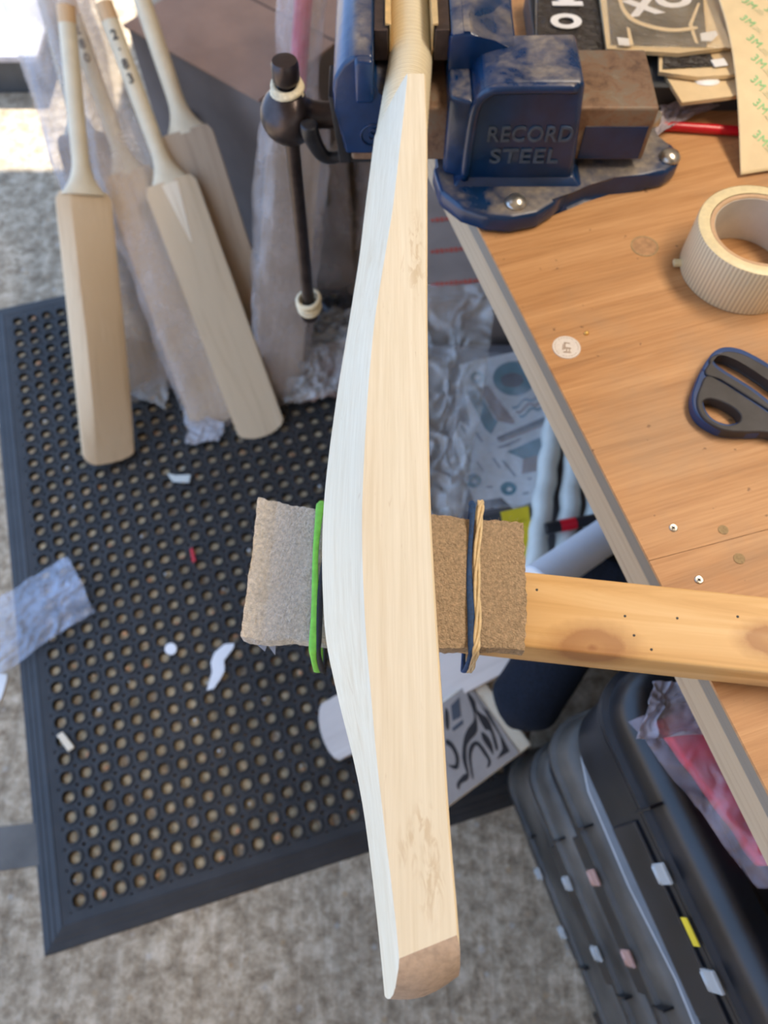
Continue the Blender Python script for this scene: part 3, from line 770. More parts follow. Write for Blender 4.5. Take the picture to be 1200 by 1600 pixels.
# black hanging hook strap beneath the moving jaw
bm = bmesh.new()
bm_prism(bm, [(-0.048, 1.070), (-0.041, 1.068), (-0.031, 1.012), (-0.031, 1.002), (-0.041, 1.002)], 0.612, 0.655, axis='Y', bev=0.0015)
part('front_plate', bm, M['black_iron'], vise, angle=40)
part('bottom_strap', box((-0.003, 0.632, 1.006), (0.080, 0.036, 0.010), bev=0.002), M['black_iron'], vise)
hk = smooth_line([(-0.035, 0.622, 1.004), (-0.050, 0.620, 1.002), (-0.058, 0.618, 1.008), (-0.063, 0.616, 1.020), (-0.0665, 0.614, 1.034), (-0.0665, 0.614, 1.042)], 6)
part('hook', tube(hk, [0.0050 + 0.0032 * min(1, i / (len(hk) - 1) * 1.3) * (1 if i < len(hk) - 1 else 0.4) for i in range(len(hk))], 12, flat=(1.0, 1.0)), M['black_iron'], vise, smooth=True)

# ---------------------------------------------------------------- the bat held in the vise
BZ = 1.133; BM = BZ - 0.054
tab = [(115, 590, 636, 665), (200, 587, 627, 668), (330, 570, 612, 668), (400, 562, 600, 668), (500, 546, 583.5, 668), (600, 529, 574, 669.5), (700, 515, 568, 671),
       (770, 507, 564.5, 672.5), (830, 503.5, 563.5, 675), (900, 503, 565, 679), (1000, 508, 570, 685), (1100, 530, 579, 692), (1200, 556, 587.5, 697.5), (1300, 574, 600, 704), (1400, 592, 614, 714), (1470, 604, 623, 719.5), (1535, 613, 628, 722)]
sp_ = []; rg_ = []; rt_ = []
for y, s, r, t in tab:
    a = W(s, y, BM); sp_.append((a.y, a.x))
    a = W(r, y, BZ); rg_.append((a.y, a.x))
    a = W(t, y, BZ); rt_.append((a.y, a.x))
def interp(tb, y):
    tb = sorted(tb)
    if y <= tb[0][0]: return tb[0][1] + (y - tb[0][0]) * (tb[1][1] - tb[0][1]) / (tb[1][0] - tb[0][0])
    for (a, b), (c, d) in zip(tb, tb[1:]):
        if y <= c: 
            t = (y - a) / (c - a); return b + (d - b) * t
    return tb[-1][1]
def sm(tb, y, w=0.012): return sum(interp(tb, y + w * k) for k in (-1, -.5, 0, .5, 1)) / 5
mb = thing('cricket_bat', 'pale bare willow cricket bat clamped by its handle in the blue vise, edge up', 'bat', (0.02, 0, BM))
YT = W(650, 115, BZ).y; YB = W(719, 1461, BZ).y
NSt = 90; lev = [1, .985, .94, .85, .7, .5, .3, .12, 0, -.12, -.3, -.5, -.7, -.85, -.94, -.985, -1]
bm = bmesh.new(); rows = []
for i in range(NSt + 1):
    y = YB + (YT - YB) * i / NSt
    L_ = []; R_ = []
    xl, xr, xs = sm(rg_, y), sm(rt_, y), sm(sp_, y)
    for u in lev:
        au = abs(u)
        bx = xl + (xs - xl) * (1 - au ** 1.18) ** 1.0 if au < 1 else xl
        if au > .96: bx += 0.0006 * (au - .96) / .04
        fx = xr - (0.0012 if au == 1 else (0.0003 if au > .98 else 0)) + 0.0015 * (1 - au * au)
        z = BM + u * 0.054
        wgt = max(0, 1 - i / 9.0) ** 1.6
        dl = -0.0185 * math.sqrt(max(0, 1 - au ** 2.6)) * wgt
        L_.append(bm.verts.new((bx, y + dl - 0.0085 * wgt, z))); R_.append(bm.verts.new((fx, y + dl, z)))
    rows.append((L_, R_))
n = len(lev)
for (La, Ra), (Lb, Rb) in zip(rows, rows[1:]):
    for k in range(n - 1):
        bm.faces.new((La[k], La[k + 1], Lb[k + 1], Lb[k])); bm.faces.new((Ra[k], Rb[k], Rb[k + 1], Ra[k + 1]))
    bm.faces.new((La[0], Lb[0], Rb[0], Ra[0])); bm.faces.new((La[-1], Ra[-1], Rb[-1], Lb[-1]))
for L_, R_ in (rows[-1],):
    for k in range(n - 1): bm.faces.new((L_[k], L_[k + 1], R_[k + 1], R_[k]))
bl = part('blade', bm, M['mainbat'], mb, angle=20)
bm = bmesh.new()      # end grain of the toe, closing the blade
L0 = [v.co.copy() + Vector((0.02, 0, BM)) for v in list(bl.data.vertices)[0:2 * n:2]]; R0 = [v.co.copy() + Vector((0.02, 0, BM)) for v in list(bl.data.vertices)[1:2 * n:2]]
prev = None
for s in range(7):
    t = s / 6; bul = -0.0035 * math.sin(PI * t)
    cur = [bm.verts.new(a.lerp(b, t) + Vector((0, bul * (1 - abs(u) ** 4), 0))) for a, b, u in zip(L0, R0, lev)]
    if prev:
        for k in range(n - 1): bm.faces.new((prev[k], prev[k + 1], cur[k + 1], cur[k]))
    prev = cur
part('toe_end', bm, M['toe'], mb, smooth=True, label='brown sanded toe end')
# handle with its string binding
hp = []
N_ = 130
bm = bmesh.new(); pts = []; rad = []
for i in range(N_ + 1):
    y = 0.50 + (0.875 - 0.50) * i / N_
    k_ = min(1, max(0, (y - .54) / .10)); cx = 0.0135 + (0.0225 - 0.0135) * k_
    r = 0.0186 + 0.0020 * (1 - k_) + (0.00028 if i % 2 else 0)
    pts.append((cx, y, BM + 0.001)); rad.append(r)
part('handle_binding', tube(pts, rad, 28), M['binding'], mb, smooth=True, angle=60)
part('handle_end', tube([(0.0225, .874, BM), (0.0225, .889, BM)], 0.0165, 28), M['cane'], mb, angle=50)

# ---------------------------------------------------------------- support beam with felt pads
ZT = 1.013
A0 = W(845, 1013, ZT); A1 = W(1200, 1052, ZT); B0 = W(825, 893, ZT)
du = (A1 - A0); du.z = 0; du.normalize(); dv = Vector((-du.y, du.x, 0))
wv_ = (B0 - A0).dot(dv)
org = A0 - du * ((A0.x + 0.064) / du.x)
BMF = frame((org.x, org.y, ZB), du, y=dv)
beam = thing('timber_batten', 'knotty yellow pine batten laid across the bench corner under the bat', 'timber', mw=BMF)
bm = bmesh.new(); bm_box(bm, (0.31, wv_ / 2, (ZT - ZB) / 2 + 0.0004), (0.62, wv_, ZT - ZB - 0.0008), bev=0.002, seg=3)
part('batten', bm, M['beam'], beam, local=True, angle=40)
bm = bmesh.new()
rs = random.Random(3)
for k in range(16):
    x = rs.uniform(0.16, 0.42); y = rs.uniform(0.006, wv_ - .006)
    bm_lathe(bm, [(0, 0.0003), (0.0009, 0.0003), (0.0009, -0.0003)], 8, Matrix.Translation((x, y, ZT - ZB)))
o = part('nail_holes', bm, M['ink'], beam, local=True); o['kind'] = 'stuff'

def felt(name, pts_px, label, m, seed, zc=ZT + 0.0008, th=0.0115, curl=None):
    P4 = [W(x, y, ZT + 0.0125) for x, y in pts_px]
    for p in P4: p.z = zc + th
    t = thing(name, label, 'felt pad', P4[3].copy())
    def f(u, v):
        base = 0.0012 * noise.noise(Vector((u * 3 + seed, v * 5, 0)))
        base += 0.0005 * noise.noise(Vector((u * 50 + seed, v * 60, 3)))
        if curl: base += curl(u, v)
        return base
    bm = sheet(*P4, 90, 70, f, th, wob=0.02, seed=seed)
    # ragged edges
    for v in bm.verts:
        v.co += Vector((nz(v.co, 260, seed), nz(v.co, 260, seed + 3), 0)) * 0.0009
    part('wool_sheet', bm, m, t, smooth=True, angle=60)
    fb = bmesh.new(); r_ = random.Random(int(seed * 10))
    for _ in range(700):
        s = r_.random(); e = r_.randrange(4)
        a, b = P4[e], P4[(e + 1) % 4]
        inside = (sum((p for p in P4), Vector()) / 4)
        p = a.lerp(b, s); p.z -= r_.random() * th * 0.8
        p += (inside - p).normalized() * 0.0015
        if r_.random() < .55: p = P4[0].lerp(P4[1], r_.random()).lerp(P4[3].lerp(P4[2], r_.random()), r_.random()); p.z += 0.0006
        d = Vector((r_.uniform(-1, 1), r_.uniform(-1, 1), r_.uniform(-.3, .5))).normalized() * r_.uniform(.001, .004)
        q = p + d; mid = (p + q) / 2 + Vector((r_.uniform(-1, 1), r_.uniform(-1, 1), 0)) * .0008
        bm_tube(fb, [p, mid, q], 0.00007, 3)
    o = part('loose_fibres', fb, m, t); o['kind'] = 'stuff'
    return t, P4
fl, PL = felt('felt_pad', [(377, 997), (545, 1008), (545, 806), (405, 780)], 'pale grey wool felt pad on the left end of the pine batten', M['felt_pale'], 1.3,
              curl=lambda u, v: 0.004 * max(0, 0.2 - u) / 0.2)
fr, PR = felt('felt_pad', [(610, 1008), (822, 1016), (820, 812), (640, 800)], 'brown grey wool felt pad on the batten right of the bat', M['felt'], 4.7,
              curl=lambda u, v: 0.0025 * math.sin(v * 3.1) - 0.003 * max(0, v - .85) / .15)
# torn grey-blue backing scrap below the left pad
bm = bmesh.new()
q = [W(x, y, ZT - 0.004) for x, y in ((392, 995), (432, 998), (430, 1024), (418, 1008), (414, 1018), (398, 1004))]
bm_prism(bm, [(p.x, p.y) for p in q], ZT - 0.004, ZT - 0.0030)
part('torn_backing', bm, M['grey_print'] if False else plain('torn backing', (0.40, 0.41, 0.46), 0.8), fl)

def band(name, label, xt, xf, m, r, flat=None, grp=None, tw=0.0, seed=0, n=60, lift=0.0):
    "an endless band round felt and batten"
    yF = 0.137; yB = 0.244; zt = ZT + 0.0152 + lift; zb = ZB - 0.003
    path = [(yB, zt - .004), (yB - .012, zt + .0005), ((yF + yB) / 2, zt), (yF + .010, zt + .0005), (yF - .001, zt - .005), (yF - .002, zb + .012), (yF + .006, zb), (0.165, zb - .001), (0.196, zb), (yB - .003, zt - .012)]
    pts = smooth_line([(0, a, b) for a, b in path], 7, closed=True)
    out = []
    for p in pts:
        t = (p.y - yF) / (yB - yF); x = xf + (xt - xf) * t + 0.0009 * math.sin(t * 7 + seed)
        out.append(Vector((x, p.y, p.z)))
    return out
def band_obj(name, label, xt, xf, m, w_, h_, seed, lift=0, twist=0):
    pts = band(name, label, xt, xf, m, 1, seed=seed, lift=lift)
    bm = bmesh.new()
    n = len(pts)
    if twist:
        for s in range(twist):
            pp = []
            for i, p in enumerate(pts):
                a = i / n * 2 * PI * 5 + s * 2 * PI / twist
                pp.append(p + Vector((math.cos(a) * w_ * .42, 0, 0)) + Vector((0, 0, 1)) * (math.sin(a) * w_ * .20))
            bm_tube(bm, pp, h_, 6, closed=True)
    else:
        # flat section, wide in x
        rings = []
        for i, p in enumerate(pts):
            t = (pts[(i + 1) % n] - pts[i - 1]).normalized(); nn = Vector((1, 0, 0)); bb = t.cross(nn).normalized()
            ww = w_ * (1 + 0.22 * math.sin(i * 0.35 + seed))
            rings.append([bm.verts.new(p + nn * (ww / 2 * math.cos(a)) + bb * (h_ / 2 * math.sin(a))) for a in [2 * PI * k / 10 for k in range(10)]])
        for i in range(n):
            A, B = rings[i], rings[(i + 1) % n]
            for k in range(10): bm.faces.new((A[k], A[(k + 1) % 10], B[(k + 1) % 10], B[k]))
    return single(name, label, 'elastic band', bm, m, smooth=True)
xg = W(487, 1000, ZT + .014).x
band_obj('elastic_band', 'flat lime green elastic band round the left felt pad', W(497, 840, ZT + .014).x, W(489, 1000, ZT + .014).x, M['green'], 0.0050, 0.0016, 0.4)
band_obj('elastic_band', 'black fabric elastic band beside the green one at the bat', W(513, 850, ZT + .014).x, W(497, 990, ZT + .014).x, M['black_band'], 0.0036, 0.0026, 2.0, lift=.0004)
band_obj('elastic_band', 'navy blue elastic band round the brown felt pad', W(738, 820, ZT + .014).x, W(733, 1000, ZT + .014).x, M['navy_band'], 0.0042, 0.0020, 1.0)
band_obj('rubber_band', 'twisted cream rubber cord next to the navy band on the felt', W(752, 820, ZT + .014).x, W(741, 1000, ZT + .014).x, M['cream_band'], 0.0036, 0.0011, 0.5, lift=.0007, twist=3)

# ---------------------------------------------------------------- tape roll
tc = Vector((0.3175, 0.502, ZB))
tp = thing('tape_roll', 'wide roll of translucent cream cross-weave tape lying on the bench', 'tape', tc)
bm = bmesh.new(); bm_lathe(bm, [(0.0522, 0.0005), (0.0526, 0.002), (0.0526, 0.0455), (0.0522, 0.047)], 96)
o = part('tape_face', bm, M['tape'], tp, local=True, smooth=True)
part('wound_edge', lathe([(0.0521, 0.0005), (0.0521, 0.0468), (0.0512, 0.0474), (0.0425, 0.0472), (0.0420, 0.0005)], 96, close=True), M['tape_side'], tp, local=True, smooth=True, angle=40)
part('inner_core', lathe([(0.0419, 0.0), (0.0419, 0.0466), (0.0410, 0.0470), (0.0388, 0.0466), (0.0383, 0.0460), (0.0383, 0.0)], 72, close=True), M['tape_core'], tp, local=True, smooth=True, angle=40)
part('core_lining', lathe([(0.0382, 0.0006), (0.0382, 0.0452), (0.0376, 0.0452), (0.0376, 0.0006)], 72, close=True), plain('pale core lining', (0.62, 0.58, 0.50), 0.4), tp, local=True, smooth=True, angle=40)
part('loose_end', box((-0.055, 0.004, 0.004), (0.008, 0.007, 0.004), bev=0.001), M['tape_side'], tp, local=True)

# ---------------------------------------------------------------- scissors
def wl(px, z): return [(W(x, y, z).x, W(x, y, z).y) for x, y in px]
def sml(px, z, n=5, closed=True): return [(p.x, p.y) for p in smooth_line([(*q, 0) for q in wl(px, z)], n, closed)]
sc = thing('scissors', 'scissors with navy blue and dark grey handles at the right edge of the bench', 'scissors', W(1140, 610, ZB))
zs = ZB + 0.006
up_o = [(1098, 582), (1107, 564), (1117, 553), (1133, 548), (1153, 551), (1173, 560), (1200, 576), (1262, 616), (1330, 668), (1330, 700), (1262, 680), (1200, 640), (1150, 608), (1120, 590)]
up_h = [(1121, 566), (1134, 562), (1152, 568), (1176, 582), (1205, 602), (1240, 628), (1256, 646), (1246, 652), (1215, 640), (1200, 631), (1173, 610), (1133, 585), (1121, 574)]
lo_o = [(1096, 585), (1087, 603), (1081, 622), (1083, 641), (1093, 657), (1112, 670), (1133, 677), (1165, 679), (1205, 680), (1262, 700), (1330, 730), (1332, 708), (1262, 690), (1200, 648), (1150, 614), (1115, 592)]
lo_h = [(1099, 630), (1109, 624), (1127, 628), (1147, 639), (1156, 651), (1151, 661), (1134, 665), (1115, 659), (1103, 646)]
def grow(px, k):
    cx = sum(p[0] for p in px) / len(px); cy = sum(p[1] for p in px) / len(px)
    return [((x - cx) * k + cx, (y - cy) * k + cy) for x, y in px]
for nm, o_, h_ in (('upper', up_o, up_h), ('lower', lo_o, lo_h)):
    link('handle_shell', slab([sml(o_, zs), sml(grow(h_, 1.16), zs)], ZB + 0.0008, ZB + 0.0100, 0.0012, 3), M['scissor_blue'], sc, label='navy blue rim of the handle', smooth=True)
    link('grip_insert', slab([sml([(x_, y_ - 3) for x_, y_ in grow(o_, 0.88)] if nm == 'lower' else grow(o_, 0.93), zs + .005), sml(grow(h_, 1.14), zs + .005)], ZB + 0.0012, ZB + 0.0122, 0.0014, 3), M['scissor_grey'], sc, label='dark grey soft grip', smooth=True)
for k, (a, b) in enumerate((((1290, 690), (1560, 812)), ((1290, 712), (1552, 850)))):
    p, q = W(*a, ZB), W(*b, ZB); d = (q - p).normalized(); n_ = Vector((-d.y, d.x, 0))
    bm = bmesh.new(); bm_prism(bm, [(v.x, v.y) for v in (p + n_ * .009, p - n_ * .009, q)], ZB + .003 + k * .0018, ZB + .0046 + k * .0018)
    part('scissor_blade', bm, M['steel'], sc)
part('pivot_screw', lathe([(0, .004), (.004, .0035), (.0052, 0)], 20, Matrix.Translation(W(1345, 722, ZB) + Vector((0, 0, .0064)))), M['steel'], sc, smooth=True)

# ---------------------------------------------------------------- sticker packs, release paper and small things on the bench
def quad_slab(px, z, th, n=1): return slab([[(W(x, y, z).x, W(x, y, z).y) for x, y in px]], z - th, z)
def flat(px, z, th=0.0004): return quad_slab(px, z, th)
def pack(name, label, backing, inner, z, film=True, extra=None):
    t = thing(name, label, 'sticker pack', W(*backing[0], z))
    link('backing_card', flat(backing, z, 0.0040), M['kraft'], t)
    if inner:
        P4 = [W(x, y, z + .0006) for x, y in inner]
        part('vinyl_insert', sheet(*P4, 40, 30, lambda u, v: 0.0011 + 0.0011 * noise.noise(Vector((u * 9, v * 9, z * 50))), 0.001), M['pack_black'], t, smooth=True, label='black embossed vinyl')
    return t
# junk stack keeps the packs above the bench: a shallow dark tray
tray = thing('shallow_tray', 'dark shallow box under the sticker packs behind the vise', 'box', W(1000, 60, ZB))
ta = W(835, 40, 1.005); tb_ = W(1160, 118, 1.005)
part('box_body', box(((0.155 + 0.385) / 2, 0.80, ZB + 0.014), (0.230, 0.17, 0.027), bev=0.002), M['bin'], tray)
part('box_rim', prism([(0.150, 0.712), (0.387, 0.712), (0.387, 0.718), (0.150, 0.718)], ZB + 0.0275, ZB + 0.0290), M['bin'], tray)
p3 = pack('sticker_pack', 'lowest kraft card pack with a small red and white badge', [(1040, 118), (1066, 160), (1130, 152), (1160, 148), (1150, 100), (1045, 96)], None, 1.012)
bm = bmesh.new(); q = W(1105, 127, 1.0123)
bm_lathe(bm, [(0, .0022), (.010, .0016), (.0125, 0)], 24, Matrix.Translation(q) @ Matrix.Diagonal((1, .55, 1, 1)))
part('white_badge', bm, M['white'], p3, smooth=True)
part('red_badge', lathe([(0, .0016), (.008, .001), (.009, 0)], 20, Matrix.Translation(W(1092, 122, 1.0123)) @ Matrix.Diagonal((1, .5, 1, 1))), M['red_print'], p3)
p2 = pack('sticker_pack', 'middle kraft card pack showing a thin strip of silver grey vinyl behind the vise', [(1030, 112), (1090, 120), (1140, 117), (1180, 108), (1160, 70), (1030, 74)], [(1036, 108), (1118, 104), (1110, 86), (1036, 90)], 1.018)
part('white_tab', box(W(1124, 98, 1.0202), (.014, .011, .0006), Matrix.Rotation(.2, 3, 'Z')), M['paper'], p2)
p1 = pack('sticker_pack', 'top kraft card pack with white letters X and O', [(948, 76), (1060, 83), (1147, 72), (1132, -30), (935, -30)], [(955, 70), (1104, 74), (1096, -30), (946, -30)], 1.024)
p0 = pack('sticker_pack', 'black vinyl pack with white letters K and O behind the vise', [(838, 60), (944, 82), (938, -40), (838, -40)], [(838, 70), (944, 92), (936, -40), (838, -40)], 1.016)
def wtext(t, s, px, py, z, size, rot, squash=1.0, m=None, off=0.0008, name='printed_letter', th=0.0003):
    p = W(px, py, z)
    Mx = Matrix.Translation(p) @ Matrix.Rotation(rot, 4, 'Z')
    return link(name, text_me(s, size, th, Mx, squash=squash, offset=off), m or M['white'], t)
wtext(p0, 'O', 887, 33, 1.0195, 0.040, PI / 2, 0.75, off=.0022)
wtext(p0, 'K', 888, -1, 1.0195, 0.040, PI / 2, 0.9, off=.0022)
wtext(p1, 'X', 1004, 12, 1.0275, 0.036, math.radians(12), 1.15, off=.002)
wtext(p1, 'O', 1053, 0, 1.0275, 0.036, math.radians(12), 1.25, off=.002)
link('tan_line', slab([sml([(962, -25), (968, 8), (982, 30), (1010, 43), (1050, 50), (1086, 46), (1086, 42), (1050, 45), (1012, 38), (988, 27), (974, 8), (968, -25)], 1.0275)], 1.0272, 1.0280), M['kraft'], p1)
link('tan_line', flat([(984, 70), (990, 70), (984, 44), (979, 42)], 1.0275), M['kraft'], p1)
link('tan_line', flat([(1086, 66), (1091, 68), (1082, 38), (1094, 5), (1090, 5), (1076, 38)], 1.0275), M['kraft'], p1)
link('white_tab', flat([(1096, 64), (1112, 64), (1122, 54), (1118, 48), (1094, 52)], 1.0275), M['paper'], p1)
link('white_tab', flat([(967, 70), (984, 71), (982, 60), (964, 58)], 1.0275), M['paper'], p1)
part('clear_sleeve', sheet(W(950, 74, 1.030), W(1142, 76, 1.030), W(1128, -30, 1.030), W(938, -30, 1.030), 40, 30, crumple(.0012, 9, 2), .0002), clear('film over pack', (.8, .68, .5), .05, .08, 1.0, 60, spec=1.0), p1, smooth=True)
link('kraft_strip', flat([(776, -30), (792, -30), (800, 30), (786, 22)], 1.012), M['kraft'], p0)

rp = thing('release_paper', 'tan release paper sheet printed all over with small green logos at the top right', 'paper', W(1180, 200, 1.0))
z0 = 1.036
def rpz(u, v): return -0.030 * v ** 2 + 0.002 * math.sin(u * 5 + v * 3)
c = [W(1112, -30, z0), W(1240, -30, z0), W(1246, 258, .985), W(1158, 272, .985)]
bm = sheet(*c, 30, 60, lambda u, v: 0.0012 * math.sin(v * 5) + 0.016 * math.sin(PI * v), 0.0002)
for v in bm.verts:
    pass
part('paper_sheet', bm, M['liner'], rp, smooth=True)
k = 0
for px, py in ((1158, 22), (1193, 10), (1152, 56), (1190, 40), (1160, 92), (1196, 76), (1166, 124), (1195, 108), (1166, 155), (1172, 187), (1198, 140), (1176, 228), (1197, 172), (1197, 205), (1198, 243)):
    v_ = (py + 30) / 300.0; lx = 1112 + 46 * v_; u_ = (px + 6 - lx) / (1240 - lx)
    nn_ = (c[1] - c[0]).cross(c[3] - c[0]).normalized()
    if nn_.z < 0: nn_ = -nn_
    def sp_at(u, v): return c[0] * (1 - u) * (1 - v) + c[1] * u * (1 - v) + c[2] * u * v + c[3] * (1 - u) * v + nn_ * (0.0012 * math.sin(v * 5) + 0.016 * math.sin(PI * v))
    o0 = sp_at(u_, v_); tv = (sp_at(u_, v_ - .03) - o0).normalized(); tu = (sp_at(u_ + .03, v_) - o0).normalized()
    n3 = tu.cross(tv).normalized()
    Fm = frame(o0 + n3 * .0005, tu, z=n3) @ Matrix.Rotation(math.radians(-55), 4, 'Z')
    link('printed_logo', text_me('3M', .0125, .00005, Fm, offset=0.0), M['print_green'], rp)
    bm = bmesh.new()
    for a, l in ((0, .011), (.003, .007)):
        bm_box(bm, (.015, -.003 + a, 0), (l, .0006, .0001))
    bmesh.ops.transform(bm, matrix=Fm, verts=bm.verts[:])
    part('printed_line', bm, plain('faint green print', (.42, .50, .30), .6) if k == 0 else bpy.data.materials['faint green print'], rp)
    k += 1
pen = thing('red_pen', 'glossy red pen lying on the bench behind the vise', 'pen', W(1100, 203, ZB))
pa, pb = W(1030, 196, ZB + .005), W(1260, 212, ZB + .005)
part('barrel', tube([pa, pb], 0.0046, 20), M['red'], pen, smooth=True, angle=50)
part('cap', tube([pb, pb + (pb - pa).normalized() * .04], 0.0054, 20), M['red'], pen, smooth=True, angle=50)
o = single('plastic_bag', 'small crumpled clear bag tucked between the vise and the red pen', 'bag',
    sheet(W(1012, 224, ZB + .004), W(1060, 196, ZB + .004), W(1160, 150, ZB + .006), W(1032, 168, ZB + .008), 40, 40, crumple(.006, 4, 8), .0003, wob=.12), M['bag_grey'], smooth=True)

# ---------------------------------------------------------------- cricket bats leaning at the back
def bat(name, label, toe, top_px, L=0.86,  m=M['willow_dusty'], hm=M['binding2'], face=1, roll=0.0, grip=None, cap=True, txt=None, width=0.054, sp=0.030, edge=0.022, group=None, ridge=0.0, splice=False, up=None, handle=True, lift=0.0):
    top = ray_far(top_px[0], top_px[1], toe, L) if up is None else up
    z = (top - toe).normalized()
    SC = (top - toe).length / 0.86 if up is None else 1.0
    print('BAT', [round(c, 3) for c in toe], [round(c, 3) for c in top], round(SC, 3))
    k = 1.0; L = 0.86
    y = (z - Vector((0, 1, 0)).cross(Vector((0, 0, 1)))).normalized()
    view = (toe + z * .4 - CAM).normalized()
    y = (view - z * view.dot(z)).normalized() * face     # +y is the back of the blade
    x = y.cross(z)
    R = Matrix.Rotation(roll, 3, z)
    x = R @ x; y = R @ y
    mw_ = frame(toe, x, z=z) @ Matrix.Scale(SC, 4)
    t = thing(name, label, 'bat', mw=mw_, group=group)
    bm = bmesh.new(); nst = 44; lev = [1, .97, .85, .6, .3, .1, 0, -.1, -.3, -.6, -.85, -.97, -1]
    rows = []
    BL = 0.56
    for i in range(nst + 1):
        s = i / nst; zz = BL * s
        wd = width * (1 if s < .965 else 1 - 0.16 * ((s - .965) / .035) ** 2.2)
        ed = edge * (0.78 + 0.5 * math.sin(min(s * 1.5, 1) * PI)) * (1 - .35 * max(0, s - .6) / .4)
        spn = ed + sp * (math.sin(PI * (0.06 + min(s, 1) * .80)) ** 1.3)
        row = []
        for u in lev:
            au = abs(u)
            dz = (0.016 * au ** 2.2 + 0.006 * au ** 12) * max(0, 1 - s * 9)
            row.append(bm.verts.new(((u + ridge * (1 - au)) * wd, ed + (spn - ed) * (1 - au ** 1.2) - (0.001 if au == 1 else 0), zz + dz)))
        for u in reversed(lev):
            au = abs(u)
            dz = (0.016 * au ** 2.2 + 0.006 * au ** 12) * max(0, 1 - s * 9)
            row.append(bm.verts.new((u * wd, 0.0015 * au ** 4, zz + dz)))
        rows.append(row)
    nn = len(rows[0]); h_ = nn // 2
    for A, B in zip(rows, rows[1:]):
        for q in range(nn): bm.faces.new((A[q], A[(q + 1) % nn], B[(q + 1) % nn], B[q]))
    for row in (rows[0], rows[-1]):
        for q in range(h_ - 1): bm.faces.new((row[q], row[q + 1], row[nn - 2 - q], row[nn - 1 - q]))
    b = part('blade', bm, m, t, local=True, angle=22)
    if splice:
        bm = bmesh.new()
        bm_prism(bm, [(-0.017, 0.555), (0.017, 0.555), (0.002, 0.44), (0, 0.435), (-0.002, 0.44)], -0.0006, 0.004, axis='Y')
        part('handle_splice', bm, M['cane'] if False else M['willow'], b, local=True, label='darker V shaped splice')
    hl = L / k - BL
    pts = []; rad = []
    for i in range(61):
        s = i / 60
        pts.append((0, 0.016 + 0.001 * s, BL - 0.006 + (hl + 0.006) * s))
        rr = 0.0165 + 0.028 * max(0, 1 - s * 4.2) ** 2.4
        rad.append(rr + (0.0003 if i % 2 else 0))
    gm = grip or hm
    if handle:
        hb = tube(pts, rad, 24)
        for v in hb.verts:
            kk = max(abs(v.co.y - .016) / .0175, 1) if v.co.z < BL + .08 else 1
            if v.co.z < BL + .08:
                r0 = math.hypot(v.co.x, v.co.y - .016); v.co.y = .016 + (v.co.y - .016) * min(1, .0165 / max(r0, .0165))
        part('grip' if grip else 'handle', hb, gm, t, local=True, smooth=True, angle=60)
        if cap: part('handle_end', tube([(0, .017, L / k), (0, .017, L / k + .030)], 0.0172, 24), M['cane'], t, local=True, smooth=True, angle=50)
    if txt:
        for q, ch in enumerate(txt):
            me = text_me(ch, 0.024, 0.0002, Matrix.Translation((0, -0.0010 if face > 0 else 0.0345, L / k - 0.030 - 0.026 * q)) @ (Matrix.Rotation(PI / 2, 4, 'X') if face > 0 else Matrix.Rotation(PI, 4, 'Z') @ Matrix.Rotation(PI / 2, 4, 'X')), offset=.0006)
            link('handwritten_digit', me, M['ink'], t, local=True)
    return t, mw_, top
def sleeve(t, m, z0, z1, wb=0.075, wh=0.042, db=0.045, seed=0.0, flare=0.0, L=0.86, y0=0.014, amp=0.006, name='bubble_wrap', neck=(0.56, 0.66)):
    bm = bmesh.new(); ns, na = 70, 56; rings = []
    for i in range(ns + 1):
        s = i / ns; z = z0 + (z1 - z0) * s
        k = min(1, max(0, (z - neck[0]) / (neck[1] - neck[0]))); k = k * k * (3 - 2 * k)
        wx = wb * (1 - k) + wh * k; wy = db * (1 - k) + wh * .8 * k
        if s < .06: wy *= 0.35 + .65 * s / .06
        if flare and s > .85: wx *= 1 + flare * (s - .85) / .15
        ring = []
        for a in range(na):
            t_ = 2 * PI * a / na
            c, sn = math.cos(t_), math.sin(t_)
            e = 0.62
            x = wx * math.copysign(abs(c) ** e, c); y = wy * math.copysign(abs(sn) ** e, sn)
            d = 1 + (amp / wx) * (noise.noise(Vector((c * 1.6 + seed, sn * 1.6, z * 9))) * 2.2 + (1 - 2 * abs(noise.noise(Vector((c * 2 + seed, sn * 2, z * 22))))) * .5)
            ring.append(bm.verts.new((x * d, y0 + y * d, z + .006 * noise.noise(Vector((c * 3, sn * 3, seed))))))
        rings.append(ring)
    for A, B in zip(rings, rings[1:]):
        for q in range(na): bm.faces.new((A[q], A[(q + 1) % na], B[(q + 1) % na], B[q]))
    return part(name, bm, m, t, local=True, smooth=True)
ZM = TH_M + 0.001
b1 = bat('cricket_bat', 'leftmost bare leaning cricket bat, shaped back outwards, tan cane end', W(170, 722, ZM), (104, 42), m=M['willow_dusty'], face=-1, roll=0.12, sp=0.028, edge=0.026, ridge=0.50)
b4 = bat('cricket_bat', 'bare leaning cricket bat, face outwards, handle marked 2.8 3', W(412, 682, ZM), (169, 28), m=M['willow_dusty'], face=1, roll=-0.10, txt='2·83', splice=True)
b5 = bat('cricket_bat', 'brownish bare cricket bat partly behind the one marked 2.8 3', W(424, 606, 0.014), (196, -72), m=M['willow_grey'], face=1, roll=-0.15)
b3 = bat('cricket_bat', 'cricket bat in bubble wrap directly left of the bare one marked 2.8 3', W(338, 664, ZM), (112, 22), m=M['willow_dusty'], face=1, roll=-0.05, txt='280')
sleeve(b3[0], M['bubble'], -0.02, 0.90, wb=0.066, wh=0.055, db=0.032, seed=3.0)
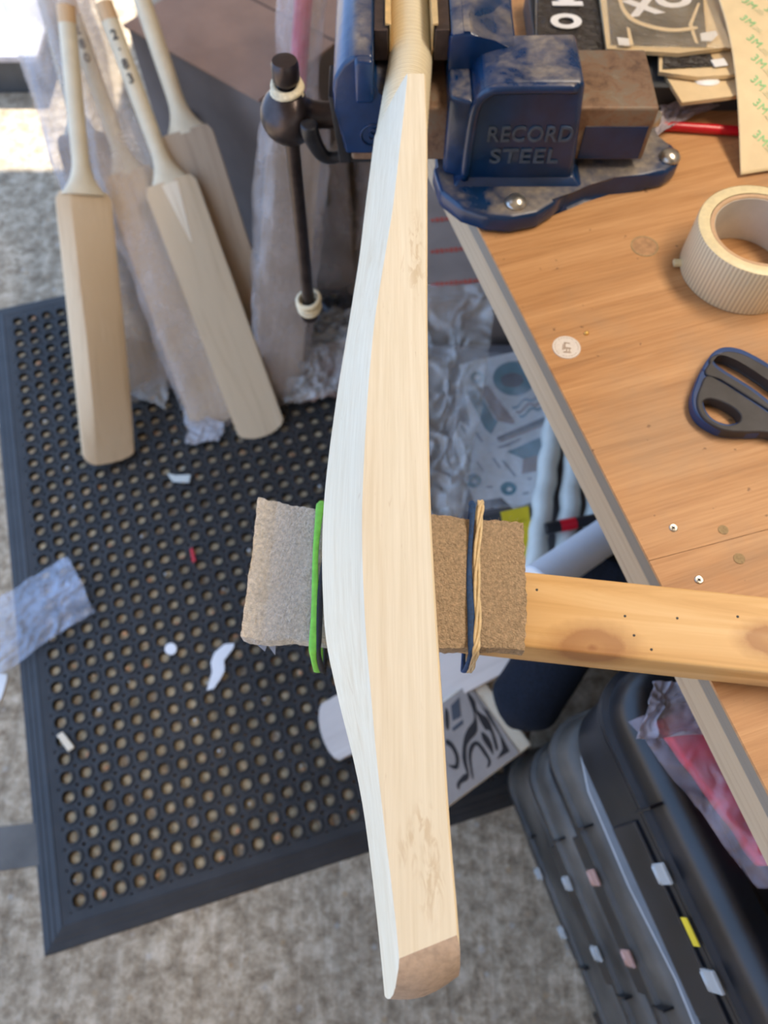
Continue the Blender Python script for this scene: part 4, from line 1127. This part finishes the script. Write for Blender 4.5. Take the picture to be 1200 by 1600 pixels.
b2 = bat('cricket_bat', 'cricket bat in bluish bubble wrap behind the leftmost bare bat', W(232, 612, ZM), (62, -40), m=M['willow_grey'], face=1, roll=0.05)
sleeve(b2[0], M['bubble_blue'], -0.02, 0.93, wb=0.074, wh=0.085, db=0.042, seed=7.0, flare=.3, neck=(.4, .8))
b6 = bat('cricket_bat', 'wrapped cricket bat with a pink rubber grip behind the vise handle', W(432, 628, ZM), (482, -72), m=M['willow_grey'], face=1, grip=M['pink'], roll=0.2, cap=False)
sleeve(b6[0], M['bubble'], -0.02, 0.88, wb=0.068, wh=0.040, db=0.040, seed=11.0)
b7 = bat('cricket_bat', 'olive brown wrapped cricket bat standing between the vise handle and the clamped bat', W(520, 452, 0.001), (468, -170), m=M['olive_wrap'], face=-1, roll=0.1)
sleeve(b7[0], M['bubble'], -0.02, 0.88, wb=0.062, wh=0.040, db=0.036, seed=15.0)
b8 = bat('cricket_bat', 'pale wrapped cricket bat just showing left of the clamped bat', W(588, 440, 0.001), (610, -190), m=M['olive_wrap'], face=1, roll=0.0)
sleeve(b8[0], M['bubble'], -0.02, 0.60, wb=0.060, wh=0.04, db=0.036, seed=18.0)

# blurred loose ends of wrap at the toes
single('bubble_wrap_offcut', 'torn end of bubble wrap under the toe of a bubble wrapped bat', 'packaging',
    sheet(W(292, 698, ZM + .004), W(345, 690, ZM + .004), W(352, 662, ZM + .012), W(288, 640, ZM + .012), 20, 20, crumple(.006, 3, 4), .0004, wob=.1), M['bubble_blue'], smooth=True)
single('plastic_bag', 'clear bag corner lying on the mat by the toe of the bluish wrapped bat', 'bag',
    sheet(W(205, 618, ZM + .003), W(262, 642, ZM + .003), W(262, 590, ZM + .012), W(206, 600, ZM + .012), 20, 20, crumple(.006, 3, 6), .0004, wob=.1), M['glassy'], smooth=True)

# ---------------------------------------------------------------- boxes behind the bats
e1 = W(192, 40, 0.48); e2 = W(404, 158, 0.48)
ed = (e2 - e1); ed.z = 0; Lx = ed.length; ed.normalize(); en = Vector((-ed.y, ed.x, 0))
if en.y < 0: en = -en
CF = frame((e1.x, e1.y, 0), ed, y=en)
cb = thing('cardboard_box', 'large cardboard box with brown flaps and a grey side behind the leaning bats', 'box', mw=CF)
part('box_body', box((Lx / 2, 0.26, 0.238), (Lx, 0.50, 0.476), bev=0.003), M['card_grey'], cb, local=True)
part('box_flap', prism([(0, 0.0), (Lx, 0.0), (Lx, 0.24), (0, 0.24)], 0.4775, 0.4815), M['card'], cb, local=True)
part('box_flap', prism([(0, 0.247), (Lx, 0.247), (Lx, 0.51), (0, 0.51)], 0.4775, 0.4815), M['card'], cb, local=True)
part('box_label', box((Lx * .38, -0.0015, 0.33), (.05, .001, .035)), M['white'], cb, local=True)
part('box_label', box((Lx * .40, -0.0025, 0.32), (.022, .001, .03)), M['navy_band'], cb, local=True)
cb2 = thing('cardboard_box', 'smaller brown cardboard box standing behind the pink gripped bat', 'box', (0.10, 2.30, 0))
part('box_body', box((0.10, 2.30, 0.30), (0.70, 0.34, 0.60), Matrix.Rotation(-.05, 3, 'Z'), bev=0.003), M['card'], cb2)
part('box_tape', box((0.10, 2.30, 0.6012), (0.70, 0.05, 0.001), Matrix.Rotation(-.05, 3, 'Z')), M['kraft'], cb2)
bn_ = thing('plastic_bin', 'low dark grey plastic bin with pale lid at the top left edge of the photo', 'bin', W(10, 160, 0))
g = W(26, 146, 0.0)
bm = bmesh.new(); bm_prism(bm, [(g.x - .30, g.y), (g.x + .10, g.y), (g.x + .10, g.y + .3), (g.x - .30, g.y + .3)], 0, .10, bev=.006)
part('bin_body', bm, M['bin'], bn_)
bm = bmesh.new(); bm_prism(bm, [(g.x - .31, g.y - .01), (g.x + .11, g.y - .01), (g.x + .11, g.y + .31), (g.x - .31, g.y + .31)], .10, .12, bev=.005)
part('bin_lid', bm, plain('pale grey lid', (.45, .43, .45), .5), bn_)

# ---------------------------------------------------------------- crumpled clear plastic on the floor and the crate under the bench
single('clear_plastic_sheet', 'heap of crumpled clear plastic on the floor behind the clamped bat', 'packaging',
    sheet(W(448, 640, .03), W(640, 600, .03), W(640, 470, .05), W(455, 500, .05), 90, 90, lambda u, v, f=crumple(.035, 5, 3.3): f(u, v) + .02 * math.sin(PI * u) * math.sin(PI * v), .0006, wob=.15), M['glassy'], smooth=True)
single('paper_bag', 'crumpled pinkish brown paper on the mat behind the clamped bat', 'packaging',
    sheet(W(455, 632, .016), W(560, 618, .016), W(575, 520, .03), W(450, 560, .03), 50, 50, crumple(.016, 4, 1.3), .001, wob=.12), plain('pinkish packing paper', (.36, .25, .21), .7, var=.15), smooth=True)
single('black_cap', 'small black plastic oddments on the floor under the vise handle', 'oddment',
    tube(smooth_line([W(505, 475, .02), W(520, 490, .03), W(540, 480, .03), W(548, 500, .02)], 6), .012, 10), M['black_iron'], smooth=True)

CZ = 0.44
cr = thing('storage_crate', 'open grey storage crate of packaging under the workbench', 'crate', (0.3, 0.85, 0))
cx0, cx1, cy0, cy1 = 0.045, 0.62, 0.43, 1.26
part('crate_base', box(((cx0 + cx1) / 2, (cy0 + cy1) / 2, 0.01), (cx1 - cx0, cy1 - cy0, 0.02)), M['card_grey'], cr)
for nm, c_, s_1 in (('side_panel', (cx0 + .004, (cy0 + cy1) / 2, CZ / 2), (.008, cy1 - cy0, CZ)), ('side_panel', (cx1 - .004, (cy0 + cy1) / 2, CZ / 2), (.008, cy1 - cy0, CZ)),
                    ('end_panel', ((cx0 + cx1) / 2, cy0 + .004, CZ / 2), (cx1 - cx0 - .016, .008, CZ)), ('end_panel', ((cx0 + cx1) / 2, cy1 - .004, CZ / 2), (cx1 - cx0 - .016, .008, CZ))):
    part(nm, box(c_, s_1), M['card_grey'], cr)
# parcel with red printed tape at the far end of the crate
pc = thing('taped_parcel', 'grey parcel with red printed lines beneath the vise', 'parcel', (0.3, 1.1, .3))
ZP = CZ + .05
part('parcel_body', box((0.33, 1.075, (ZP + 0.02) / 2), (0.54, 0.34, ZP - .02), bev=.01), plain('grey parcel paper', (.28, .225, .19), .6, var=.15, vs=10), pc)
for py in (343, 392, 444):
    a, b = W(672, py + 2, ZP), W(775, py - 8, ZP)
    for k in range(14):
        p = a.lerp(b, (k + .5) / 14)
        bm = bmesh.new(); bm_box(bm, (p.x, p.y, ZP + .0006), (.0062, .010 - .003 * (k % 3 == 0), .0006), Matrix.Rotation(.1 * (k % 4), 3, 'Z'))
        if k == 0: st_ = bm
        else:
            me_ = bpy.data.meshes.new('x'); bm.to_mesh(me_); st_.from_mesh(me_); bm.free(); bpy.data.meshes.remove(me_)
    o = part('printed_line', st_, M['red_print'], pc, label='row of red print')
# stack of junk carrying the sheets
jb = thing('cardboard_tray', 'low cardboard tray inside the crate carrying the printed sheets', 'box', (0.3, 0.7, .2))
part('tray_body', box((0.34, 0.665, 0.21), (0.53, 0.44, 0.38), bev=.004), plain('dull grey card', (.20, .19, .20), .8), jb)  # tray in one even dull grey
ZS = 0.43
ss = thing('sticker_sheet', 'white sheet with a large teal disc, waves and stripes under the bench', 'sticker sheet', W(780, 650, ZS))
def Z5(x, y): return (680 + x / 6.155, 540 + y / 6.155)
def zz(*pts): return [Z5(*p) for p in pts]
link('paper_sheet', flat(zz((230, 180), (850, 40), (1180, 420), (1200, 880), (560, 980), (350, 860)), ZS + .002, .0008), M['paper'], ss)
def el(cx, cy, rx, ry, n=30, rot=0): return [Z5(cx + rx * math.cos(2 * PI * k / n), cy + ry * math.sin(2 * PI * k / n)) for k in range(n)]
zt_ = ZS + .0028
link('printed_disc', flat(el(760, 315, 205, 165), zt_), M['teal'], ss)
link('printed_motif', flat(el(740, 330, 110, 70), zt_ + .0005), M['dark_print'], ss)
link('printed_ring', slab([[(W(x, y, zt_).x, W(x, y, zt_).y) for x, y in el(410, 310, 72, 60)], [(W(x, y, zt_).x, W(x, y, zt_).y) for x, y in el(405, 305, 30, 22)]], zt_ - .0004, zt_), M['teal'], ss)
link('printed_block', flat(zz((300, 440), (410, 420), (560, 690), (600, 730), (540, 850), (480, 800)), zt_), M['teal'], ss)
link('printed_block', flat(zz((410, 400), (510, 385), (770, 740), (740, 755), (600, 720)), zt_ + .0001), M['tan_print'], ss)
for (dy, m_) in ((0, 'teal'), (45, 'tan_print'), (85, 'teal')):
    pts = [Z5(740 + 300 * t + dy * .8, 580 - 130 * t + dy + 22 * math.sin(t * 12)) for t in [i / 16 for i in range(17)]]
    link('printed_wave', flat(pts + [(x, y + 3.4) for x, y in pts[::-1]], zt_), M[m_], ss)
link('printed_bar', flat(zz((590, 880), (1060, 680), (1060, 740), (600, 910)), zt_), M['dark_print'], ss)
link('printed_bar', flat(zz((600, 915), (1060, 745), (1060, 765), (640, 925)), zt_), M['tan_print'], ss)
s2 = thing('sticker_sheet', 'white sheet with two small teal rings and a teal triangle, nearest under the bench', 'sticker sheet', W(760, 740, ZS))
z2_ = ZS + .0035
link('paper_sheet', flat(zz((160, 900), (240, 720), (560, 960), (620, 990), (1110, 860), (1010, 1480), (750, 1570), (640, 1460), (370, 1500)), z2_, .0008), M['paper'], s2)
for c in ((370, 1300, 76, 66), (705, 1375, 78, 66)):
    link('printed_ring', slab([[(W(x, y, z2_).x, W(x, y, z2_).y) for x, y in el(*c)], [(W(x, y, z2_).x, W(x, y, z2_).y) for x, y in el(c[0] + 8, c[1] + 8, 26, 20)]], z2_, z2_ + .0005), M['teal'], s2)
link('printed_block', flat(zz((690, 1020), (1060, 860), (1060, 1030), (850, 1090)), z2_ + .0005), M['teal'], s2)
link('printed_block', flat(zz((850, 1090), (1030, 1040), (1000, 1200), (830, 1235)), z2_ + .0006), M['tan_print'], s2)
bm = bmesh.new()
for x, y, l, a in ((310, 1060, 180, -68), (420, 880, 150, -62), (590, 1130, 160, -62), (710, 1180, 260, -58), (430, 1160, 140, -62), (720, 940, 300, 24), (310, 690, 130, -64), (270, 800, 130, -64), (520, 1360, 80, 8), (870, 1420, 80, 15), (910, 1280, 50, 5)):
    p = W(*Z5(x, y), z2_ + .0005)
    bm_box(bm, p, (l / 6.155 / 1202 * 1.0, .0035, .0004), Matrix.Rotation(math.radians(a), 3, 'Z'))
o = part('printed_text', bm, M['grey_print'], s2); o['kind'] = 'stuff'
single('plastic_bag', 'large crumpled shiny clear bag over the crate just right of the clamped bat', 'bag',
    sheet(W(640, 850, ZS + .01), W(722, 810, ZS + .01), W(775, 455, ZS + .075), W(640, 450, ZS + .075), 90, 140, lambda u, v, f=crumple(.022, 3.2, 5.1): f(u * .6, v * 1.7), .0004, wob=.08), M['glassy'], smooth=True)
single('plastic_bag', 'flat clear bag over the printed sticker sheets under the bench', 'bag',
    sheet(W(700, 800, ZS + .014), W(860, 800, ZS + .014), W(870, 560, ZS + .014), W(720, 545, ZS + .016), 40, 60, crumple(.004, 4, 2.1), .0003, wob=.05), clear('thin film', (.7, .72, .74), .16, .12, .5, 20, spec=1.0), smooth=True)
# black plastic corner peeking out from under the bench edge
single('cable_tie_loop', 'black curved plastic loop hanging under the bench edge beside the teal disc', 'loop',
    tube(smooth_line([W(812, 566, .80), W(826, 558, .80), (W(842, 575, .80)), W(846, 592, .80), W(860, 600, .80)], 8), .0035, 10), M['black_iron'], smooth=True)
# rolls of pale blue film
for k, (xa, xb) in enumerate(((848, 832), (885, 878), (918, 925))):
    t = thing('film_roll', ('leftmost pale blue film roll in the crate', 'middle pale blue film roll in the crate', 'rightmost pale blue film roll nearest the bench edge')[k], 'film roll', W(xa, 760, ZS), group='pale film rolls under the bench')
    p, q = W(xa + 20, 640, ZS + .014), W(xb, 905, ZS + .014)
    d = (q - p); 
    pts = [p + d * (i / 24) + Vector((.0015 * math.sin(i * 1.3 + k), 0, .001 * math.sin(i))) for i in range(25)]
    part('rolled_film', tube(pts, [.0165 + .0008 * math.sin(i * 1.9 + k) for i in range(25)], 20), M['blue_white'], t, smooth=True)
    part('roll_core', tube([q - d * .0, q + d.normalized() * .006], .010, 16), M['tube_white'], t)
# marker
mk = thing('marker', 'black marker with a red band lying on the pale film rolls', 'marker', W(890, 820, ZS + .04))
p, q = W(853, 826, ZS + .036), W(938, 810, ZS + .036); d = (q - p).normalized()
part('cap', tube([p, p + d * .022], .0088, 16), M['black_iron'], mk, smooth=True, angle=50)
part('red_band', tube([p + d * .0215, p + d * .046], .0092, 16), M['red'], mk, smooth=True, angle=50)
part('barrel', tube([p + d * .0455, q], .0085, 16), M['black_iron'], mk, smooth=True, angle=50)
# white tube
wt = thing('card_tube', 'white card tube slanting up under the bench behind the pine batten', 'tube', W(850, 880, .5))
p, q = W(838, 912, .56), W(985, 812, .52)
part('tube_wall', tube([p, q], .0255, 32), M['tube_white'], wt, smooth=True, angle=50)
part('tube_end', tube([p - (q - p).normalized() * .002, p], .0235, 32), M['paper'], wt)
yt = thing('yellow_tool', 'yellow plastic strip tool between the sticker sheets and film rolls', 'tool', W(810, 810, ZS))
for k, pl in enumerate((((782, 800), (826, 790), (828, 812), (786, 816)), ((812, 812), (830, 812), (832, 905), (814, 905)))):
    link('yellow_panel' if k == 0 else 'yellow_arm', flat(pl, ZS + .02, .006), M['yellow'], yt)
link('dark_end', flat(((752, 806), (784, 800), (784, 820), (756, 824)), ZS + .018, .008), M['bin'], yt)
# navy mesh roll
mr_ = thing('mesh_roll', 'rolled navy mesh cloth leaning under the pine batten', 'cloth roll', W(800, 1120, .2))
p, q = W(800, 1128, .30), W(965, 868, .50)
d = (q - p).normalized(); n0 = 40
pts = [p + (q - p) * (i / n0) for i in range(n0 + 1)]
rad = [.052 * min(1, math.sqrt(min(1, (i + .6) / 5))) + .0018 * nz(pts[i], 30) for i in range(n0 + 1)]
part('rolled_cloth', tube(pts, rad, 36), M['mesh_cloth'], mr_, smooth=True)
part('inner_end', tube([p - d * .004, p + d * .01], .012, 20), M['mesh_cloth'], mr_, smooth=True)
single('dark_strap', 'dark brown strap hanging beside the navy mesh roll', 'strap',
    tube(smooth_line([W(815, 1180, .10), W(822, 1130, .16), W(850, 1085, .24), W(900, 1060, .32)], 8), .012, 10, flat=(1, .4)), plain('dark brown leather', (.05, .035, .03), .6), smooth=True)

# ---------------------------------------------------------------- bats on the floor under the batten
toe9 = W(503, 1150, .022)
up9 = W(765, 1002, .30)
up9 = toe9 + (up9 - toe9).normalized() * .86
b9 = bat('cricket_bat', 'pale cricket bat lying on the mat with its toe showing left of the clamped bat', toe9, None, up=up9, m=wood('whitish willow', (.52, .43, .36), (.42, .34, .28), (.60, .52, .45), scale=(40, 40, 3)), face=1, roll=-.25, splice=False, cap=False)
# bat blade with printed face
q0 = W(660, 1160, .20); q1 = W(783, 1088, .25)
v1 = W(707, 1257, .20); v2 = W(813, 1178, .23); v3 = W(747, 1056, .25)
zl = (v2 - v1).normalized()
xw = (v3 - v2); xw = (xw - zl * xw.dot(zl)).normalized()
hgt = (v3 - v2).length
n_ = zl.cross(xw).normalized()
if n_.z < 0: n_ = -n_
PF = frame(v2, -zl, y=xw)
if PF.col[2][2] < 0: PF = frame(v2, -zl, y=xw)
pb_ = thing('printed_blade', 'bat blade covered in a black and silver printed design behind the clamped bat', 'bat', mw=PF)
zsg = 1 if PF.col[2][2] > 0 else -1
Lb = (v2 - v1).length + .055
part('blade', box((Lb / 2 - .012, hgt / 2, -zsg * .017), (Lb + .024, hgt, .032), bev=.004, seg=3), M['willow'], pb_, local=True, angle=40)
part('printed_face', box((Lb / 2 - .002, hgt / 2, zsg * .0006), (Lb - .004, hgt - .004, .0016), bev=.0005, seg=1), M['graphic_cream'], pb_, local=True)
PI_ = PF.inverted()
def gp(x, y):
    "zoomed crop pixel (5.33x from 680,1020) -> local plane of the print"
    px, py = 680 + x / 5.333, 1020 + y / 5.333
    u = (px - 600) / FPX; v = (py - 800) / FPX
    d = Vector((u, math.cos(TH) - v * math.sin(TH), -math.sin(TH) - v * math.cos(TH)))
    nn = PF.to_3x3() @ Vector((0, 0, 1))
    t = (PF.translation - CAM).dot(nn) / d.dot(nn)
    return PI_ @ (CAM + d * t)
def gshape(pts, nm='printed_shape', smooth_=True, m_='graphic_black', lift=0.0):
    P_ = [gp(*p) for p in pts]
    if smooth_: P_ = smooth_line([(p.x, p.y, 0) for p in P_], 4, True)
    P_ = [(min(max(p[0], .002), Lb - .004), min(max(p[1], .003), hgt - .003)) for p in P_]
    z = zsg * .0017 + zsg * lift
    me = slab([P_], z - .0004, z + .0004)
    link(nm, me, M[m_], pb_, local=True)
gshape([(345, 190), (620, 820), (510, 890), (560, 800), (540, 700), (450, 480), (380, 440), (300, 260)], smooth_=False)
gshape([(270, 330), (330, 400), (350, 480), (430, 540), (470, 620), (520, 780), (505, 810), (460, 660), (420, 640), (390, 600), (355, 530), (300, 440)])
gshape([(385, 660), (430, 690), (470, 760), (485, 850), (440, 790), (395, 720)])
gshape([(262, 345), (310, 470), (320, 560), (265, 640), (235, 730), (225, 880), (260, 1000), (240, 1010), (180, 1085), (195, 1140), (215, 1090), (280, 1040), (262, 900), (262, 790), (290, 730), (350, 650), (330, 500)])
gshape([(345, 735), (290, 770), (275, 860), (290, 960), (308, 1045), (318, 1040), (300, 900), (310, 820), (345, 770), (400, 840), (440, 900), (430, 960), (460, 930), (455, 880), (400, 790)])
gshape([(95, 720), (150, 760), (195, 860), (190, 960), (140, 960), (80, 900), (110, 930), (165, 930), (165, 860), (130, 790), (90, 760)])
gshape([(85, 460), (110, 500), (115, 620), (95, 640), (80, 560)])
gshape([(130, 440), (200, 370), (215, 530), (145, 570)], smooth_=False, m_='dark_print')
gshape([(140, 630), (230, 555), (235, 590), (150, 655)], smooth_=False, m_='dark_print')
single('wood_offcut', 'pale wood block between the printed blade and the navy mesh roll', 'offcut', box(W(766, 1068, .22), (.028, .055, .03), Matrix.Rotation(.6, 3, 'Z'), bev=.003), M['willow'])

# ---------------------------------------------------------------- stack of black tool cases
cp1, cp2 = W(1035, 1365, .69), W(1100, 1505, .69)
cu_ = (cp2 - cp1); cu_.z = 0; cu_.normalize(); cw = Vector((-cu_.y, cu_.x, 0))
if cw.x < 0: cw = -cw
O_ = cp1 - cu_ * 0.185
def rrect(x0, x1, y0, y1, r, n=7):
    out = []
    for cx, cy, a0 in ((x1 - r, y1 - r, 0), (x0 + r, y1 - r, PI / 2), (x0 + r, y0 + r, PI), (x1 - r, y0 + r, 1.5 * PI)):
        for k in range(n + 1):
            a = a0 + PI / 2 * k / n; out.append((cx + r * math.cos(a), cy + r * math.sin(a)))
    return out
def layers(bm, lst, r):
    "stack of rounded rectangles (inset, z)"
    rings = []
    for ins, z in lst:
        rings.append([bm.verts.new((x, y, z)) for x, y in rrect(ins, CWID - ins, ins, CLEN - ins, max(r - ins * .7, .006))])
    for A, B in zip(rings, rings[1:]):
        n = len(A)
        for k in range(n): bm.faces.new((A[k], A[(k + 1) % n], B[(k + 1) % n], B[k]))
    bm.faces.new(rings[0][::-1]); bm.faces.new(rings[-1])
CWID, CLEN, CR = 0.34, 0.50, 0.055
labs = ['topmost black tool case with a red bag on it and clear clips', 'second black tool case from the top with pinkish clips', 'third dusty black tool case from the top of the stack', 'lowest black tool case standing on the concrete floor']
seams = [(.69, .545, .755), (.43, .335, .505), (.27, .175, .330), (.05, .001, .170)]
seams = [(.690, .520, .748), (.430, .345, .488), (.270, .185, .335), (.055, .003, .178)]
pk = {0: 'clip', 1: 'clip_pink', 2: 'clip', 3: 'clip'}
for k, (zs_, zlo, zhi) in enumerate(seams):
    cpk = W([1035, 928, 887, 842][k], [1365, 1371, 1380, 1365][k], zs_)
    base = O_ + cw * .010 + cw * ((cpk - cp1).dot(cw)) + cu_ * ((cpk - cp1).dot(cu_))
    F = frame((base.x, base.y, 0), cw, y=cu_)      # x into the stack, y towards viewer
    if F.col[2][2] < 0:
        F = Matrix.Identity(4)
        F.col[0][:3] = cw; F.col[1][:3] = cu_; F.col[2][:3] = (0, 0, -1); F.translation = (base.x, base.y, 0)
    sg = F.col[2][2]
    t = thing('tool_case', labs[k], 'tool case', mw=F)
    def bz(z): return z * sg
    bm = bmesh.new(); layers(bm, [(.020, bz(zlo)), (.010, bz(zlo + .006)), (.004, bz(zlo + .03)), (.002, bz(zs_ - .016)), (-.004, bz(zs_ - .014)), (-.004, bz(zs_ - .003)), (.004, bz(zs_ - .001))], CR)
    part('case_base', bm, M['case'], t, local=True, angle=35)
    bm = bmesh.new(); layers(bm, [(.004, bz(zs_ + .0005)), (-.005, bz(zs_ + .002)), (-.005, bz(zs_ + .010)), (.001, bz(zs_ + .013)), (.004, bz(zhi - .020)), (.010, bz(zhi - .007)), (.020, bz(zhi - .001)), (.026, bz(zhi)), (.040, bz(zhi)), (.044, bz(zhi - .004)), (.06, bz(zhi - .006)), (.07, bz(zhi - .003))], CR)
    lid = part('case_lid', bm, M['case'] if k == 0 else M['case_dust'], t, local=True, angle=35)
    # raised front panel carrying the clips, with its two end ribs
    part('clip_panel', box((.0015, 0.230, bz((zlo + zs_) / 2 + .004)), (.008, .190, (zs_ - zlo) * .5), bev=.002), M['case'], t, local=True)
    for yy in (.128, .332):
        part('end_rib', box((.000, yy, bz(zs_ + .020)), (.016, .003, .045), bev=.0008), M['case'], t, local=True)
    part('handle_recess', box((-.002, .44, bz((zlo + zs_) / 2)), (.006, .07, .05), bev=.002), M['case'], t, local=True)
    for yy in (.185, .185 + .093):
        c_ = part('clip', box((-.0105, yy, bz(zs_ + .001)), (.004, .020, .030), bev=.0012), M[pk[k]], t, local=True, label='clear plastic clip' if pk[k] == 'clip' else 'pinkish plastic clip')
        part('clip_hinge', tube([(-.0115, yy - .008, bz(zs_ - .010)), (-.0115, yy + .008, bz(zs_ - .010))], .003, 10), M[pk[k]], c_, local=True, smooth=True)
    if k == 0:
        part('yellow_tab', prism([(-.0085, .225), (-.0075, .225), (-.0075, .250), (-.0085, .250)], bz(zs_ + .004), bz(zs_ - .012)), M['yellow'], t, local=True)
        link('yellow_tab', slab([[(-.008, .222), (.028, .214), (.029, .230), (-.008, .238)]], bz(zs_ + .0645), bz(zs_ + .0650)), M['yellow'], t, local=True) if False else None
    # rope of dusty thread along the seam of the third case
CF0 = O_
# white foam sheet between the first and second cases
a1, a2, a3, a4 = [W(x, y, .505) for x, y in ((916, 1190), (1000, 1350), (1128, 1612), (985, 1190))]
bm = bmesh.new()
pts = [O_ + cu_ * y + cw * x for x, y in ((.016, .09), (.026, .05), (.05, .03), (.30, .03), (.30, .50), (.012, .50), (.020, .30), (.014, .20))]
bm_prism(bm, [(p.x, p.y) for p in pts], .505, .512)
o = part('foam_sheet', bm, plain('greyish foam', (.36, .38, .40), .7), None); o['label'] = 'pale grey foam sheet sticking out between the top two black tool cases'; o['category'] = 'foam sheet'
bm = bmesh.new()
pts = [O_ + cu_ * y + cw * x for x, y in ((.04, .04), (.30, .04), (.30, .46), (.04, .46))]
bm_prism(bm, [(p.x, p.y) for p in pts], .489, .5045)
o = part('foam_block', bm, plain('dark foam', (.05, .05, .055), .8), None); o['label'] = 'dark foam layer hidden between the top two black tool cases'; o['category'] = 'foam sheet'
# red fabric in a cloudy bag on the top case
rb = thing('red_garment', 'crimson fabric folded in a cloudy plastic bag on the topmost tool case', 'garment', W(1150, 1200, .76))
zr = .775
P4 = [W(x, y, zr) for x, y in ((1195, 1352), (1320, 1352), (1240, 1060), (1030, 1125))]
part('folded_fabric', sheet(*P4, 50, 60, lambda u, v: .014 * math.sin(PI * min(1, u * 3) / 2) + .006 * noise.noise(Vector((u * 5, v * 6, 2))), .018), M['red_cloth'], rb, smooth=True)
P4 = [W(x, y, zr + .006) for x, y in ((1190, 1392), (1330, 1392), (1245, 1040), (985, 1125))]
part('bag_film', sheet(*P4, 70, 90, lambda u, v, f=crumple(.006, 3.5, 7.7): f(u, v) + .020 * math.sin(PI * min(1, u * 4) / 2) - .008, .0004, wob=.03), M['bag_over'], rb, smooth=True)
P4 = [W(x, y, zr + .012) for x, y in ((992, 1158), (1110, 1150), (1105, 1062), (1020, 1066))]
part('bag_neck', sheet(*P4, 60, 50, crumple(.010, 2.0, 9.7), .0004, wob=.1), M['bag_grey'], rb, smooth=True)

# ---------------------------------------------------------------- litter on the mat and floor
single('plastic_bag', 'empty flattened clear plastic bag lying over the left edge of the black mat', 'bag',
    sheet(W(-20, 1070, .02), W(150, 955, .02), W(107, 868, .03), W(-20, 945, .03), 80, 60, lambda u, v, f=crumple(.006, 4, 12.1): f(u, v) + .010 * math.sin(PI * v), .0004, wob=.03), M['bag_film'], smooth=True)
def chip(name, label, px, z, th, m, cat='chip'):
    me = slab([[(W(x, y, z).x, W(x, y, z).y) for x, y in px]], z, z + th, 0.0006, 1)
    o = link(name, me, m); o['label'] = label; o['category'] = cat
chip('plastic_scrap', 'white torn plastic scrap on the mat left of the felt pad', [(351, 1007), (366, 1006), (364, 1014), (350, 1032), (351, 1048), (345, 1060), (334, 1076), (324, 1078), (332, 1050), (330, 1035), (336, 1020)], .016, .002, M['white'])
chip('wood_chip', 'small tan wood chip near the left rim of the mat', [(91, 1150), (99, 1145), (117, 1168), (108, 1174)], .016, .006, M['willow'])
chip('red_shaving', 'thin red plastic shaving on the mat above the middle', [(297, 858), (301, 857), (306, 877), (301, 879)], .016, .002, M['red'])
chip('film_scrap', 'crumpled bluish film scrap on the mat below the leaning bats', [(262, 741), (275, 744), (298, 743), (296, 755), (270, 753)], .016, .004, M['blue_white'])
chip('white_disc', 'round white paper dot on the mat left of the white torn scrap', [(267 + 9 * math.cos(k * PI / 8), 1014 + 9 * math.sin(k * PI / 8)) for k in range(16)], .016, .001, M['white'])
chip('paper_scrap', 'white paper corner lying on the concrete at the left edge', [(-15, 1052), (11, 1054), (11, 1062), (2, 1092), (-15, 1110)], .002, .001, M['paper'])
